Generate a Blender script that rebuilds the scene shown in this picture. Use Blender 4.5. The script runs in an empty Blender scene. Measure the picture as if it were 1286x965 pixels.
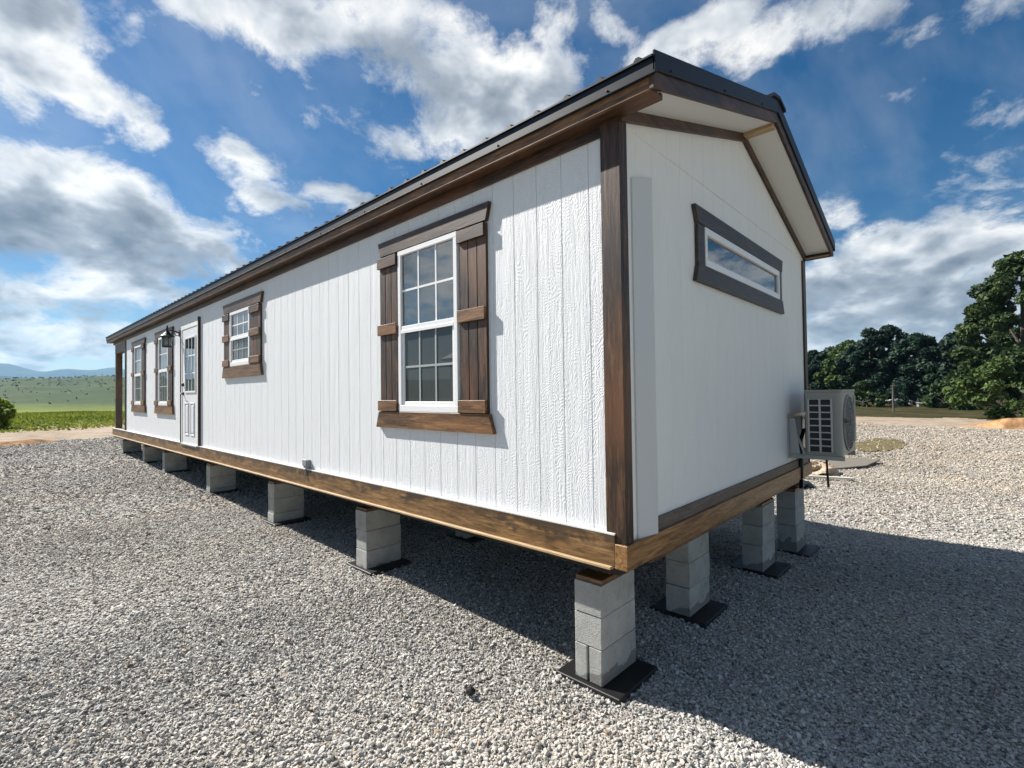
import bpy, bmesh, math, random
import numpy as np
from mathutils import Vector, Matrix
R = math.radians
random.seed(7); rng = np.random.default_rng(11)
scene = bpy.context.scene
COL = scene.collection

# ------------------------------------------------------------------ camera
cam_d = bpy.data.cameras.new('camera'); cam = bpy.data.objects.new('camera', cam_d); COL.objects.link(cam)
cam_d.sensor_width = 36.0; cam_d.lens = 17.325; cam_d.clip_start = 0.05; cam_d.clip_end = 20000
CAM = Vector((1.4423, -2.4524, 1.7780))
rot = Matrix(((0.730532, 0.023337, 0.682480), (0.682749, -0.005495, -0.730632), (-0.013301, 0.999713, -0.019947)))
cam.matrix_world = Matrix.Translation(CAM) @ rot.to_4x4()
scene.camera = cam
scene.view_settings.view_transform = 'Standard'; scene.view_settings.look = 'None'
scene.view_settings.exposure = 1.0; scene.view_settings.gamma = 1.0
scene.view_settings.use_curve_mapping = False
scene.render.engine = 'CYCLES'
scene.cycles.use_denoising = True
scene.cycles.max_bounces = 6; scene.cycles.diffuse_bounces = 3; scene.cycles.glossy_bounces = 4
scene.cycles.transparent_max_bounces = 8; scene.cycles.volume_bounces = 0
scene.cycles.volume_step_rate = 10

# ------------------------------------------------------------------ sun and sky
SA, SB = 1.15, 0.36                     # metres of shadow along +x and +y per metre of height
sun_dir = Vector((-SA, -SB, 1.0)).normalized()          # towards the sun
sun_el = math.asin(sun_dir.z); sun_az = math.atan2(sun_dir.y, sun_dir.x)
sd = bpy.data.lights.new('sun', 'SUN'); sun = bpy.data.objects.new('sun', sd); COL.objects.link(sun)
sd.energy = 5.0; sd.angle = R(0.53); sd.color = (1.0, 0.955, 0.89)
sun.rotation_euler = sun_dir.to_track_quat('Z', 'Y').to_euler()
sun.location = (0, 0, 30)

world = bpy.data.worlds.new('World'); scene.world = world; world.use_nodes = True
world.cycles.sampling_method = 'MANUAL'; world.cycles.sample_map_resolution = 512
wt = world.node_tree; wt.nodes.clear()
def wn(t, **kw):
    n = wt.nodes.new(t)
    for k, v in kw.items(): setattr(n, k, v)
    return n
def wl(a, b): wt.links.new(a, b)
def wmath(op, a, b=None, c=None, clamp=False):
    n = wn('ShaderNodeMath', operation=op, use_clamp=clamp)
    for i, v in enumerate((a, b, c)):
        if v is None: continue
        if hasattr(v, 'is_linked'): wl(v, n.inputs[i])
        else: n.inputs[i].default_value = v
    return n.outputs[0]
SKY_STRENGTH = 0.079
out = wn('ShaderNodeOutputWorld'); bg = wn('ShaderNodeBackground'); bg.inputs['Strength'].default_value = SKY_STRENGTH
wl(bg.outputs[0], out.inputs[0])
sky = wn('ShaderNodeTexSky', sky_type='NISHITA', sun_disc=False)
sky.sun_elevation = sun_el; sky.sun_rotation = math.pi/2 - sun_az
sky.air_density = 1.0; sky.dust_density = 0.25; sky.ozone_density = 2.6; sky.altitude = 300
tc = wn('ShaderNodeTexCoord'); nrm = wn('ShaderNodeVectorMath', operation='NORMALIZE'); wl(tc.outputs['Generated'], nrm.inputs[0])
# cloud masses: (azimuth off 133 deg, elevation, half axes, tilt) in degrees on the sky, weight
CLOUDS=[
(44.92, 28.02, 5.4, 5.16, -153.6, 1.0),
(40.87, 26.17, 6.24, 3.28, -151.5, 1.0),
(35.37, 32.76, 7.41, 2.3, 172.9, 0.55),
(44.87, 18.42, 7.03, 3.53, 165.4, 0.9),
(42.4, 15.61, 11.84, 4.85, 179.1, 1.25),
(36.27, 13.33, 10.4, 3.81, 167.1, 1.1),
(30.08, 13.41, 5.15, 2.65, 174.0, 0.8),
(43.38, 8.56, 11.64, 2.31, 174.0, 0.55),
(43.36, 5.22, 12.26, 3.01, 176.7, 0.85),
(40.27, 7.18, 7.61, 1.98, 151.4, 0.6),
(28.97, 34.82, 8.19, 2.73, 179.7, 1.0),
(19.63, 36.44, 13.39, 2.54, 174.2, 0.9),
(10.91, 36.91, 12.96, 3.51, -178.3, 1.0),
(4.53, 32.83, 13.63, 6.14, -163.4, 1.15),
(-2.01, 32.15, 8.33, 4.83, -176.6, 1.0),
(7.38, 27.82, 10.22, 3.54, 171.8, 0.6),
(29.01, 21.37, 5.51, 2.04, -139.3, 0.65),
(24.55, 20.22, 6.22, 1.89, -166.5, 0.5),
(18.09, 19.79, 7.98, 2.3, 167.0, 0.4),
(30.77, 18.18, 2.87, 2.87, 171.2, 0.55),
(-6.34, 37.99, 4.31, 3.26, 147.3, 0.7),
(-12.71, 36.82, 2.39, 4.47, 122.3, 0.55),
(-19.97, 32.99, 6.89, 2.63, -179.9, 0.6),
(-27.83, 32.84, 8.64, 3.02, 175.1, 0.75),
(-33.43, 32.99, 8.08, 2.1, -173.2, 0.8),
(-39.44, 29.27, 2.42, 2.04, 169.0, 0.6),
(-36.58, 8.78, 8.86, 5.5, 173.3, 1.3),
(-41.7, 12.14, 6.1, 4.08, 152.8, 1.1),
(-44.63, 10.26, 4.72, 6.53, 163.7, 1.1),
(-34.06, 6.83, 7.0, 3.76, -174.1, 1.1),
(-45.63, 13.2, 2.6, 2.53, 152.5, 0.7),
(-32.2, 11.23, 3.24, 3.0, -172.0, 0.8),
(-34.92, 16.64, 3.67, 1.95, -167.8, 0.4),
(-45.42, 22.79, 3.71, 2.74, -158.5, 0.4),
(-46.22, 18.47, 3.12, 2.3, -161.2, 0.3),
(-31.37, 3.94, 9.61, 1.73, -176.4, 0.8),
(-44.61, 27.52, 5.67, 3.07, -155.9, 0.3),
(42.88, 9.62, 8.54, 1.99, 173.0, 0.85),
(44.8, 3.81, 6.2, 1.44, 177.5, 0.95),
(39.72, 3.68, 5.31, 1.28, 178.1, 0.8),
(37.46, 9.59, 5.6, 1.82, -173.4, 0.7),
(29.0, 23.83, 4.02, 1.7, -147.3, 0.8),
(26.83, 19.15, 4.37, 1.59, -155.5, 0.75),
(20.57, 20.32, 5.15, 1.35, 165.5, 0.6),
(16.31, 28.57, 10.82, 2.74, 175.9, 0.4),
(-41.04, 6.46, 6.65, 3.43, -173.1, 1.2),
(-36.65, 11.68, 4.48, 2.93, 153.1, 0.9),
(-21.67, 34.82, 7.73, 1.7, 173.7, 0.9),
(-25.51, 30.62, 3.99, 1.31, 166.7, 0.6),
(21.33, 29.27, 26.65, 6.0, -174.9, 0.22),
(38.65, 25.98, 13.77, 8.32, 166.2, 0.12),
]
SHADE=[
(43.89, 13.69, 11.43, 3.94, 175.0, 1.2),
(36.87, 12.89, 10.11, 2.68, 172.8, 1.0),
(43.39, 10.54, 10.35, 1.63, 172.3, 0.5),
(1.75, 31.51, 12.86, 5.1, -166.0, 0.75),
(6.35, 35.36, 9.36, 2.45, 179.7, 0.4),
(-35.95, 7.76, 8.58, 3.32, -179.0, 0.9),
(-41.08, 8.18, 6.58, 3.12, 168.8, 0.8),
(-34.04, 6.07, 7.0, 2.27, -174.7, 0.9),
(-42.23, 12.7, 3.82, 2.69, 152.9, 0.4),
(43.37, 7.9, 10.3, 1.46, 174.4, 0.5),
(-38.26, 5.32, 9.82, 1.87, -174.4, 0.8),
(41.85, 3.26, 12.1, 0.83, 178.5, 0.3),
(19.65, 34.04, 12.44, 1.81, 174.1, 0.35),
]
SHADE += [(10, 74, 220, 16, 0, .7), (100, 48, 44, 12, 0, .7), (-100, 46, 44, 12, 0, .7), (-140, 20, 44, 12, 0, .6), (160, 16, 20, 7, 0, .6), (22, 20, 16, 5, -15, .25)]  # mostly unseen cloud undersides, greyed to take blue out of the fill light
CLOUDS += [(-62, 13, 16, 5, 10, .62), (10, 72, 200, 16, 0, .75), (100, 50, 40, 14, 0, .8), (-100, 48, 40, 14, 0, .8), (-140, 22, 40, 14, 0, .8), (85, 17, 24, 9, 0, 1.0), (-75, 26, 16, 8, 0, .5), (-110, 14, 24, 9, 0, 1.0),  # clouds out of view, added to neutralise the fill light and feed the panes
           (160, 18, 16, 7, 0, .8), (62, 5, 16, 6, 0, .9), (60, 30, 10, 8, 20, .6)]
rotv = wn('ShaderNodeVectorRotate', rotation_type='Z_AXIS'); rotv.inputs['Angle'].default_value = -R(133)
wl(nrm.outputs[0], rotv.inputs['Vector'])
sep = wn('ShaderNodeSeparateXYZ'); wl(rotv.outputs[0], sep.inputs[0])
DEG = 180/math.pi
az = wmath('MULTIPLY', wmath('ARCTAN2', sep.outputs[1], sep.outputs[0]), DEG)
el = wmath('MULTIPLY', wmath('ARCSINE', sep.outputs[2]), DEG)
ae = wn('ShaderNodeCombineXYZ'); wl(az, ae.inputs[0]); wl(el, ae.inputs[1])
# warp the blob lookup so that the masses get uneven outlines
proj = wn('ShaderNodeVectorMath', operation='DIVIDE')
zz = wmath('ADD', wmath('MAXIMUM', sep.outputs[2], 0.0), 0.50)
cz = wn('ShaderNodeCombineXYZ'); 
for i in range(3): wl(zz, cz.inputs[i])
wl(rotv.outputs[0], proj.inputs[0]); wl(cz.outputs[0], proj.inputs[1])
def noise(vec, scale, detail, rough, dist=0.0, seed=(0, 0, 0)):
    m = wn('ShaderNodeMapping'); m.inputs['Location'].default_value = seed; wl(vec, m.inputs[0])
    n = wn('ShaderNodeTexNoise'); n.inputs['Scale'].default_value = scale; n.inputs['Detail'].default_value = detail
    n.inputs['Roughness'].default_value = rough; n.inputs['Distortion'].default_value = dist
    wl(m.outputs[0], n.inputs['Vector']); return n
nw = noise(proj.outputs[0], 4.0, 3, .5)
wv = wn('ShaderNodeVectorMath', operation='MULTIPLY_ADD')
wl(nw.outputs['Color'], wv.inputs[0]); wv.inputs[1].default_value = (9, 6, 0)
ofs = wn('ShaderNodeVectorMath', operation='ADD'); wl(ae.outputs[0], ofs.inputs[0]); ofs.inputs[1].default_value = (-4.5, -3, 0)
wl(ofs.outputs[0], wv.inputs[2])
def blobs(lst):
    tot = None; src = wv.outputs[0]
    for (a0, e0, ra, rb, ang, k) in lst:
        if tot is not None:                              # one after the other: the shader compiler runs out of registers on a wide graph
            ch = wn('ShaderNodeVectorMath', operation='MULTIPLY_ADD'); wl(tot, ch.inputs[0]); ch.inputs[1].default_value = (1e-8, 1e-8, 0); wl(wv.outputs[0], ch.inputs[2]); src = ch.outputs[0]
        m = wn('ShaderNodeMapping', vector_type='TEXTURE')
        m.inputs['Location'].default_value = (a0, e0, 0); m.inputs['Rotation'].default_value = (0, 0, R(ang))
        m.inputs['Scale'].default_value = (ra, rb, 1)
        wl(src, m.inputs[0])
        ln = wn('ShaderNodeVectorMath', operation='LENGTH'); wl(m.outputs[0], ln.inputs[0])
        mr = wn('ShaderNodeMapRange', interpolation_type='SMOOTHSTEP')
        mr.inputs['From Min'].default_value = 1.45; mr.inputs['From Max'].default_value = 0.25
        mr.inputs['To Min'].default_value = 0; mr.inputs['To Max'].default_value = k
        wl(ln.outputs['Value'], mr.inputs['Value'])
        tot = mr.outputs[0] if tot is None else wmath('SMOOTH_MAX', tot, mr.outputs[0], 0.12)
    return tot
cov = blobs(CLOUDS); shd = blobs(SHADE)
n1 = noise(proj.outputs[0], 7.5, 11, .63, .2)
n1a = noise(proj.outputs[0], 7.5, 4, .5, .2)
n1b = noise(proj.outputs[0], 7.5, 4, .5, .2, seed=(-.012, -.028, -.035))     # same field a step away from the sun
d1 = wmath('ADD', cov, wmath('MULTIPLY', wmath('SUBTRACT', n1.outputs[0], .5), 2.9))
alpha = wn('ShaderNodeMapRange', interpolation_type='SMOOTHSTEP'); alpha.inputs['From Min'].default_value = .22; alpha.inputs['From Max'].default_value = .92
wl(d1, alpha.inputs['Value'])
veil = noise(proj.outputs[0], 1.7, 6, .6, .5, seed=(3, 1, 0))
lit = wmath('MULTIPLY', wmath('SUBTRACT', n1b.outputs[0], n1a.outputs[0]), 2.3)
lit = wmath('ADD', lit, wmath('MULTIPLY', wmath('SUBTRACT', n1.outputs[0], .5), .55))
thick = wn('ShaderNodeMapRange', interpolation_type='SMOOTHSTEP'); thick.inputs['From Min'].default_value = .55; thick.inputs['From Max'].default_value = 1.5
wl(d1, thick.inputs['Value'])
b = wmath('SUBTRACT', 0.95, wmath('MULTIPLY', thick.outputs[0], .13))
b = wmath('SUBTRACT', wmath('ADD', b, lit), wmath('MULTIPLY', shd, .60), clamp=False)
bcl = wn('ShaderNodeClamp'); wl(b, bcl.inputs[0]); bcl.inputs['Min'].default_value = 0.0; bcl.inputs['Max'].default_value = 1.0
ramp = wn('ShaderNodeValToRGB'); wl(bcl.outputs[0], ramp.inputs[0])
els = ramp.color_ramp.elements
els[0].position = 0.0; els[0].color = (.17, .20, .245, 1)
els[1].position = 1.0; els[1].color = (1.0, .985, .95, 1)
e = els.new(.45); e.color = (.38, .42, .47, 1)
e = els.new(.75); e.color = (.70, .73, .76, 1)
CLOUD_GAIN = 6.9
cg = wn('ShaderNodeVectorMath', operation='SCALE'); wl(ramp.outputs[0], cg.inputs[0]); cg.inputs['Scale'].default_value = CLOUD_GAIN
hs = wn('ShaderNodeHueSaturation'); hs.inputs['Saturation'].default_value = 1.42; hs.inputs['Value'].default_value = .52; wl(sky.outputs[0], hs.inputs['Color'])
a2 = wmath('MAXIMUM', wmath('MULTIPLY', alpha.outputs[0], .96), wmath('MULTIPLY', wmath('SUBTRACT', veil.outputs[0], .47), .75), clamp=True)
mix = wn('ShaderNodeMix', data_type='RGBA'); wl(a2, mix.inputs[0]); wl(hs.outputs[0], mix.inputs[6]); wl(cg.outputs[0], mix.inputs[7])
wl(mix.outputs[2], bg.inputs['Color'])

# ------------------------------------------------------------------ helpers
class MB:
    """collects shapes; build() links them as ONE mesh object"""
    def __init__(s): s.v = []; s.f = []
    def poly(s, pts):
        n = len(s.v); s.v += [tuple(p) for p in pts]; s.f.append(tuple(range(n, n+len(pts)))); return s
    def box(s, x0, x1, y0, y1, z0, z1):
        return s.hexa([(x0,y0,z0),(x1,y0,z0),(x1,y1,z0),(x0,y1,z0)], [(x0,y0,z1),(x1,y0,z1),(x1,y1,z1),(x0,y1,z1)])
    def hexa(s, a, b):
        n = len(s.v); k = len(a); s.v += [tuple(p) for p in a] + [tuple(p) for p in b]
        s.f.append(tuple(n+i for i in reversed(range(k)))); s.f.append(tuple(n+k+i for i in range(k)))
        for i in range(k):
            j = (i+1) % k; s.f.append((n+i, n+j, n+k+j, n+k+i))
        return s
    def prism(s, pts, axis, a, b):
        """outline pts (2D) extruded along axis from a to b"""
        def P(p, t): return {'x': (t, p[0], p[1]), 'y': (p[0], t, p[1]), 'z': (p[0], p[1], t)}[axis]
        return s.hexa([P(p, a) for p in pts], [P(p, b) for p in pts])
    def tube(s, pts, r, n=10, cap=True):
        pts = [Vector(p) for p in pts]; rs = r if isinstance(r, (list, tuple)) else [r]*len(pts)
        base = len(s.v); up = Vector((0,0,1))
        for i, p in enumerate(pts):
            t = (pts[min(i+1, len(pts)-1)] - pts[max(i-1, 0)]).normalized()
            a = t.cross(up); a = a.normalized() if a.length > 1e-4 else Vector((1,0,0)); c = t.cross(a)
            for k in range(n):
                th = 2*math.pi*k/n; s.v.append(tuple(p + rs[i]*(math.cos(th)*a + math.sin(th)*c)))
        for i in range(len(pts)-1):
            for k in range(n):
                k2 = (k+1) % n; q = base+i*n
                s.f.append((q+k, q+k2, q+n+k2, q+n+k))
        if cap:
            s.f.append(tuple(base+k for k in reversed(range(n)))); s.f.append(tuple(base+(len(pts)-1)*n+k for k in range(n)))
        return s
    def build(s, name, mat, parent=None, bevel=0.0, smooth=False, seg=1):
        me = bpy.data.meshes.new(name); me.from_pydata(s.v, [], s.f); me.update()
        bm = bmesh.new(); bm.from_mesh(me); bmesh.ops.recalc_face_normals(bm, faces=bm.faces); bm.to_mesh(me); bm.free()
        for m in (mat if isinstance(mat, (list, tuple)) else [mat]): me.materials.append(m)
        o = bpy.data.objects.new(name, me); COL.objects.link(o)
        if parent is not None: o.parent = parent
        if smooth:
            for p in me.polygons: p.use_smooth = True
        if bevel > 0:
            b = o.modifiers.new('bevel', 'BEVEL'); b.width = bevel; b.segments = seg; b.limit_method = 'ANGLE'; b.angle_limit = R(35)
        return o
def np_mesh(name, V, F, mat, parent=None, smooth=False, attr=None):
    """V (n,3), F (m,k) all faces of one size"""
    me = bpy.data.meshes.new(name); k = F.shape[1]
    me.vertices.add(len(V)); me.vertices.foreach_set('co', V.astype(np.float32).ravel())
    me.loops.add(F.size); me.loops.foreach_set('vertex_index', F.astype(np.int32).ravel())
    me.polygons.add(len(F)); me.polygons.foreach_set('loop_start', np.arange(0, F.size, k, dtype=np.int32))
    me.polygons.foreach_set('use_smooth', np.full(len(F), smooth))
    me.update(calc_edges=True)
    if attr is not None:
        a = me.attributes.new('tone', 'FLOAT', 'POINT'); a.data.foreach_set('value', attr.astype(np.float32))
    for m in (mat if isinstance(mat, (list, tuple)) else [mat]): me.materials.append(m)
    o = bpy.data.objects.new(name, me); COL.objects.link(o)
    if parent is not None: o.parent = parent
    return o
def thing(name, label, cat, loc=(0,0,0), rz=0, group=None):
    o = bpy.data.objects.new(name, None); COL.objects.link(o); o.location = loc; o.rotation_euler = (0,0,rz)
    o.empty_display_size = .2
    o['label'] = label; o['category'] = cat
    if group: o['group'] = group
    return o
def tag(o, label=None, cat=None, group=None, kind=None):
    for k, v in (('label', label), ('category', cat), ('group', group), ('kind', kind)):
        if v: o[k] = v
    return o

# ------------------------------------------------------------------ materials
class NT:
    def __init__(s, name):
        s.m = bpy.data.materials.new(name); s.m.use_nodes = True; s.t = s.m.node_tree
        s.bsdf = s.t.nodes['Principled BSDF']; s.out = s.t.nodes['Material Output']
    def n(s, t, **kw):
        n = s.t.nodes.new(t)
        for k, v in kw.items(): setattr(n, k, v)
        return n
    def l(s, a, b): s.t.links.new(a, b); return s
    def set(s, sock, v):
        if hasattr(v, 'is_linked'): s.l(v, sock)
        else: sock.default_value = v
    def math(s, op, a, b=0.0, clamp=False):
        n = s.n('ShaderNodeMath', operation=op, use_clamp=clamp); s.set(n.inputs[0], a); s.set(n.inputs[1], b); return n.outputs[0]
    def coords(s, scale=(1,1,1), obj=True, random_off=False):
        tc = s.n('ShaderNodeTexCoord'); m = s.n('ShaderNodeMapping'); m.inputs['Scale'].default_value = scale
        v = tc.outputs['Object']
        if random_off:
            oi = s.n('ShaderNodeObjectInfo'); a = s.n('ShaderNodeVectorMath', operation='ADD')
            c = s.n('ShaderNodeCombineXYZ'); k = s.math('MULTIPLY', oi.outputs['Random'], 37.0)
            for i in range(3): s.l(k, c.inputs[i])
            s.l(v, a.inputs[0]); s.l(c.outputs[0], a.inputs[1]); v = a.outputs[0]
        s.l(v, m.inputs[0]); return m.outputs[0]
    def noise(s, vec, scale, detail=4, rough=.5, dist=0):
        n = s.n('ShaderNodeTexNoise'); s.l(vec, n.inputs['Vector'])
        n.inputs['Scale'].default_value = scale; n.inputs['Detail'].default_value = detail
        n.inputs['Roughness'].default_value = rough; n.inputs['Distortion'].default_value = dist; return n.outputs[0]
    def voro(s, vec, scale, feature='F1', rand=1.0):
        n = s.n('ShaderNodeTexVoronoi', feature=feature); s.l(vec, n.inputs['Vector']); n.inputs['Scale'].default_value = scale
        n.inputs['Randomness'].default_value = rand; return n
    def ramp(s, fac, stops):
        n = s.n('ShaderNodeValToRGB'); s.l(fac, n.inputs[0]); e = n.color_ramp.elements
        while len(e) < len(stops): e.new(.5)
        for i, (p, c) in enumerate(stops): e[i].position = p; e[i].color = (*c, 1) if len(c) == 3 else c
        return n.outputs[0]
    def mix(s, fac, a, b, blend='MIX'):
        n = s.n('ShaderNodeMix', data_type='RGBA', blend_type=blend); s.set(n.inputs[0], fac)
        for i, v in ((6, a), (7, b)):
            if hasattr(v, 'is_linked'): s.l(v, n.inputs[i])
            else: n.inputs[i].default_value = (*v, 1)
        return n.outputs[2]
    def bump(s, h, strength, dist, normal=None):
        n = s.n('ShaderNodeBump'); n.inputs['Strength'].default_value = strength; n.inputs['Distance'].default_value = dist
        s.l(h, n.inputs['Height'])
        if normal is not None: s.l(normal, n.inputs['Normal'])
        return n.outputs[0]
    def done(s, color=None, rough=.5, metal=0.0, normal=None, spec=None, coat=None):
        b = s.bsdf
        if color is not None:
            if hasattr(color, 'is_linked'): s.l(color, b.inputs['Base Color'])
            else: b.inputs['Base Color'].default_value = (*color, 1)
        s.set(b.inputs['Roughness'], rough); b.inputs['Metallic'].default_value = metal
        if spec is not None: b.inputs['Specular IOR Level'].default_value = spec
        if coat: b.inputs['Coat Weight'].default_value = coat[0]; b.inputs['Coat Roughness'].default_value = coat[1]
        if normal is not None: s.l(normal, b.inputs['Normal'])
        return s.m

def wood(name, dark, mid, light, axis, rough=.55, blotch=.5, top_stain=None, coat=None, warm_amt=0.0):
    k = NT(name); st = 0.09
    sc = [1, 1, 1]; sc['xyz'.index(axis)] = st
    v = k.coords(sc, random_off=True)
    g = k.noise(v, 38, 8, .66, .9)
    fine = k.noise(v, 190, 3, .6)
    sc2 = [1, 1, 1]; sc2['xyz'.index(axis)] = .35
    big = k.noise(k.coords(sc2, random_off=True), 5.5, 4, .55, .4)
    warm = k.noise(k.coords(sc2, random_off=True), 2.6, 3, .6, .3)
    f = k.math('ADD', k.math('MULTIPLY', g, .78), k.math('MULTIPLY', fine, .22))
    c = k.ramp(f, [(.38, dark), (.50, mid), (.63, light)])
    bl = k.ramp(big, [(.44, (0,0,0)), (.64, (1,1,1))])
    c = k.mix(k.math('MULTIPLY', bl, blotch), c, tuple(x*.34 for x in dark))
    if warm_amt: c = k.mix(k.math('MULTIPLY', k.ramp(warm, [(.50, (0,0,0)), (.66, (1,1,1))]), warm_amt), c, (light[0]*1.5, light[1]*1.25, light[2]))
    kn = k.voro(k.coords(sc2, random_off=True), 4.2)                      # sparse knots
    kd = k.ramp(kn.outputs['Distance'], [(.07, (1,1,1)), (.15, (0,0,0))])
    c = k.mix(k.math('MULTIPLY', kd, .8), c, tuple(x*.3 for x in dark))
    if top_stain:                                                           # a dark uneven stain along the upper edge of the board
        z0, z1 = top_stain
        tc = k.n('ShaderNodeTexCoord'); sp = k.n('ShaderNodeSeparateXYZ'); k.l(tc.outputs['Object'], sp.inputs[0])
        wv = k.noise(k.coords([.5, 1, 1]), 7, 5, .65, .6)
        zz = k.math('ADD', sp.outputs[2], k.math('MULTIPLY', k.math('SUBTRACT', wv, .5), .52))
        mr = k.n('ShaderNodeMapRange', interpolation_type='SMOOTHSTEP'); k.l(zz, mr.inputs['Value'])
        mr.inputs['From Min'].default_value = z0; mr.inputs['From Max'].default_value = z1
        c = k.mix(k.math('MULTIPLY', mr.outputs[0], .8), c, (.028, .018, .011))
    nb = k.bump(f, .35, .004)
    r = k.math('ADD', rough-.08, k.math('MULTIPLY', g, .16))
    return k.done(c, r, normal=nb, coat=coat)
DK = ((.012, .0060, .0032), (.043, .0205, .0100), (.130, .064, .0285))
WM = ((.050, .021, .0075), (.135, .064, .022), (.27, .14, .054))
M = {}
for a in 'xyz':
    M['dark_'+a] = wood('dark_stained_wood_'+a, *DK, a, .5, .5, warm_amt=.40)
    M['warm_'+a] = wood('brown_stained_wood_'+a, *WM, a, .5, .35, warm_amt=.3)
M['rim'] = wood('golden_rim_wood', (.080, .038, .011), (.20, .108, .036), (.36, .21, .085), 'x', .5, .35, top_stain=(.885, .965))
M['rim_y'] = wood('golden_rim_wood_gable', (.11, .047, .014), (.26, .13, .044), (.40, .225, .09), 'y', .5, .15)
M['raw_x'] = wood('raw_pine_x', (.34, .22, .11), (.46, .32, .17), (.56, .42, .25), 'x', .6, .08)
M['raw_y'] = wood('raw_pine_y', (.34, .22, .11), (.46, .32, .17), (.56, .42, .25), 'y', .6, .08)
M['grey_y'] = wood('weathered_board', (.070, .052, .040), (.12, .092, .072), (.18, .145, .12), 'y', .6, .2)
M['slate_y'] = wood('grey_brown_stain', (.018, .0125, .010), (.042, .031, .025), (.080, .060, .049), 'y', .5, .25)

def siding(name, axis, base):
    """embossed cedar-grain panel: wavy vertical grain broken into cross-cut ripples, a little different on each plank"""
    k = NT(name)
    tc = k.n('ShaderNodeTexCoord'); sp = k.n('ShaderNodeSeparateXYZ'); k.l(tc.outputs['Object'], sp.inputs[0])
    u = sp.outputs[0 if axis == 'x' else 1]; z = sp.outputs[2]
    plank = k.math('FLOOR', k.math('DIVIDE', u, .2032))
    wn_ = k.n('ShaderNodeTexWhiteNoise', noise_dimensions='1D'); k.l(plank, wn_.inputs['W'])
    def vec(su, sz):
        c = k.n('ShaderNodeCombineXYZ'); k.l(k.math('MULTIPLY', u, su), c.inputs[0])
        k.l(k.math('ADD', k.math('MULTIPLY', z, sz), k.math('MULTIPLY', wn_.outputs[0], 31.0)), c.inputs[1]); return c.outputs[0]
    fold = k.noise(vec(5.5, 1.5), 1.0, 3, .55, .3)                          # one growth-ring field: level curves run flat in places and upright in others
    amp = k.noise(vec(3, .9), 1.0, 2, .5)
    ph = k.math('ADD', k.math('MULTIPLY', z, 36.0), k.math('MULTIPLY', fold, 34.0))
    ph = k.math('ADD', ph, k.math('MULTIPLY', k.noise(vec(38, 16), 1.0, 3, .6), 1.7))
    rip = k.math('SINE', k.math('MULTIPLY', ph, 6.283))
    grain = k.noise(vec(46, 4.0), 1.0, 5, .65, 1.2)
    h = k.math('ADD', k.math('MULTIPLY', k.math('MULTIPLY', rip, amp), .24), k.math('MULTIPLY', grain, 1.3))
    h = k.math('ADD', h, k.math('MULTIPLY', k.noise(vec(17, .6), 1.0, 4, .6), 1.5))
    fine = k.noise(vec(150, 45), 1.0, 3, .6)
    h = k.math('ADD', h, k.math('MULTIPLY', fine, .22))
    nb = k.bump(h, .9, .0040)
    dirt = k.noise(vec(2.0, .8), 1.0, 5, .6)
    c = k.mix(k.math('MULTIPLY', dirt, .18), base, tuple(x*.82 for x in base))
    return k.done(c, .55, normal=nb, spec=.35)
M['siding_x'] = siding('white_siding_long', 'x', (.75, .765, .775))
M['siding_y'] = siding('white_siding_gable', 'y', (.84, .84, .815))  # same white paint as the long wall, lightened to lift the shaded gable
def plain(name, col, rough=.5, metal=0, nscale=14, namt=.12, spec=None, bump=0.0, bscale=200):
    k = NT(name); v = k.coords(); nz = k.noise(v, nscale, 5, .6)
    c = k.mix(k.math('MULTIPLY', nz, namt*2), col, tuple(x*.6 for x in col))
    nb = k.bump(k.noise(v, bscale, 3, .6), .4, bump) if bump else None
    return k.done(c, rough, metal, nb, spec)
M['vinyl'] = plain('white_vinyl', (.80, .80, .80), .35, namt=.03)
M['muntin_in'] = plain('muntin_behind_screen', (.34, .36, .36), .5, namt=.03)  # white vinyl greyed, the screen's dimming put into the colour
M['soffit'] = plain('white_soffit_panel', (.74, .73, .68), .6, namt=.08)
M['strip'] = plain('chase_shade_grey', (.60, .61, .61), .5, namt=.04)  # white chase, the darker shading of its face put into the colour
M['trim_white'] = plain('white_trim_paint', (.78, .77, .74), .5, namt=.05)
M['door_paint'] = plain('white_door_paint', (.74, .75, .77), .4, namt=.04)
M['roof'] = plain('charcoal_metal_roof', (.008, .0115, .018), .46, namt=.15, spec=.28)
M['black'] = plain('black_plastic', (.004, .004, .0045), .55, namt=.15)
M['lamp_metal'] = plain('black_lantern_metal', (.010, .010, .011), .45, .2)
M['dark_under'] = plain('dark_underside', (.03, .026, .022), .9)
M['grey_box'] = plain('grey_plastic_cover', (.24, .25, .27), .45, namt=.08)
M['ac'] = plain('ivory_grey_metal', (.33, .315, .275), .42, namt=.06, spec=.5)
M['ac_fan'] = plain('fan_grille_plastic', (.27, .262, .235), .5, namt=.06)
M['ac_dark'] = plain('dark_coil', (.010, .013, .016), .5, namt=.3)
M['ac_louver'] = plain('louver_plastic', (.52, .51, .47), .45, namt=.05)
M['fan_well'] = plain('fan_well_painted_shade', (.10, .10, .092), .6, namt=.1)  # flat disc, the shade of the fan well put into its colour
M['galv'] = plain('galvanised_steel', (.42, .44, .44), .38, .75, namt=.18)
M['steel_frame'] = plain('dark_steel_beam', (.02, .02, .022), .6, .3)
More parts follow.
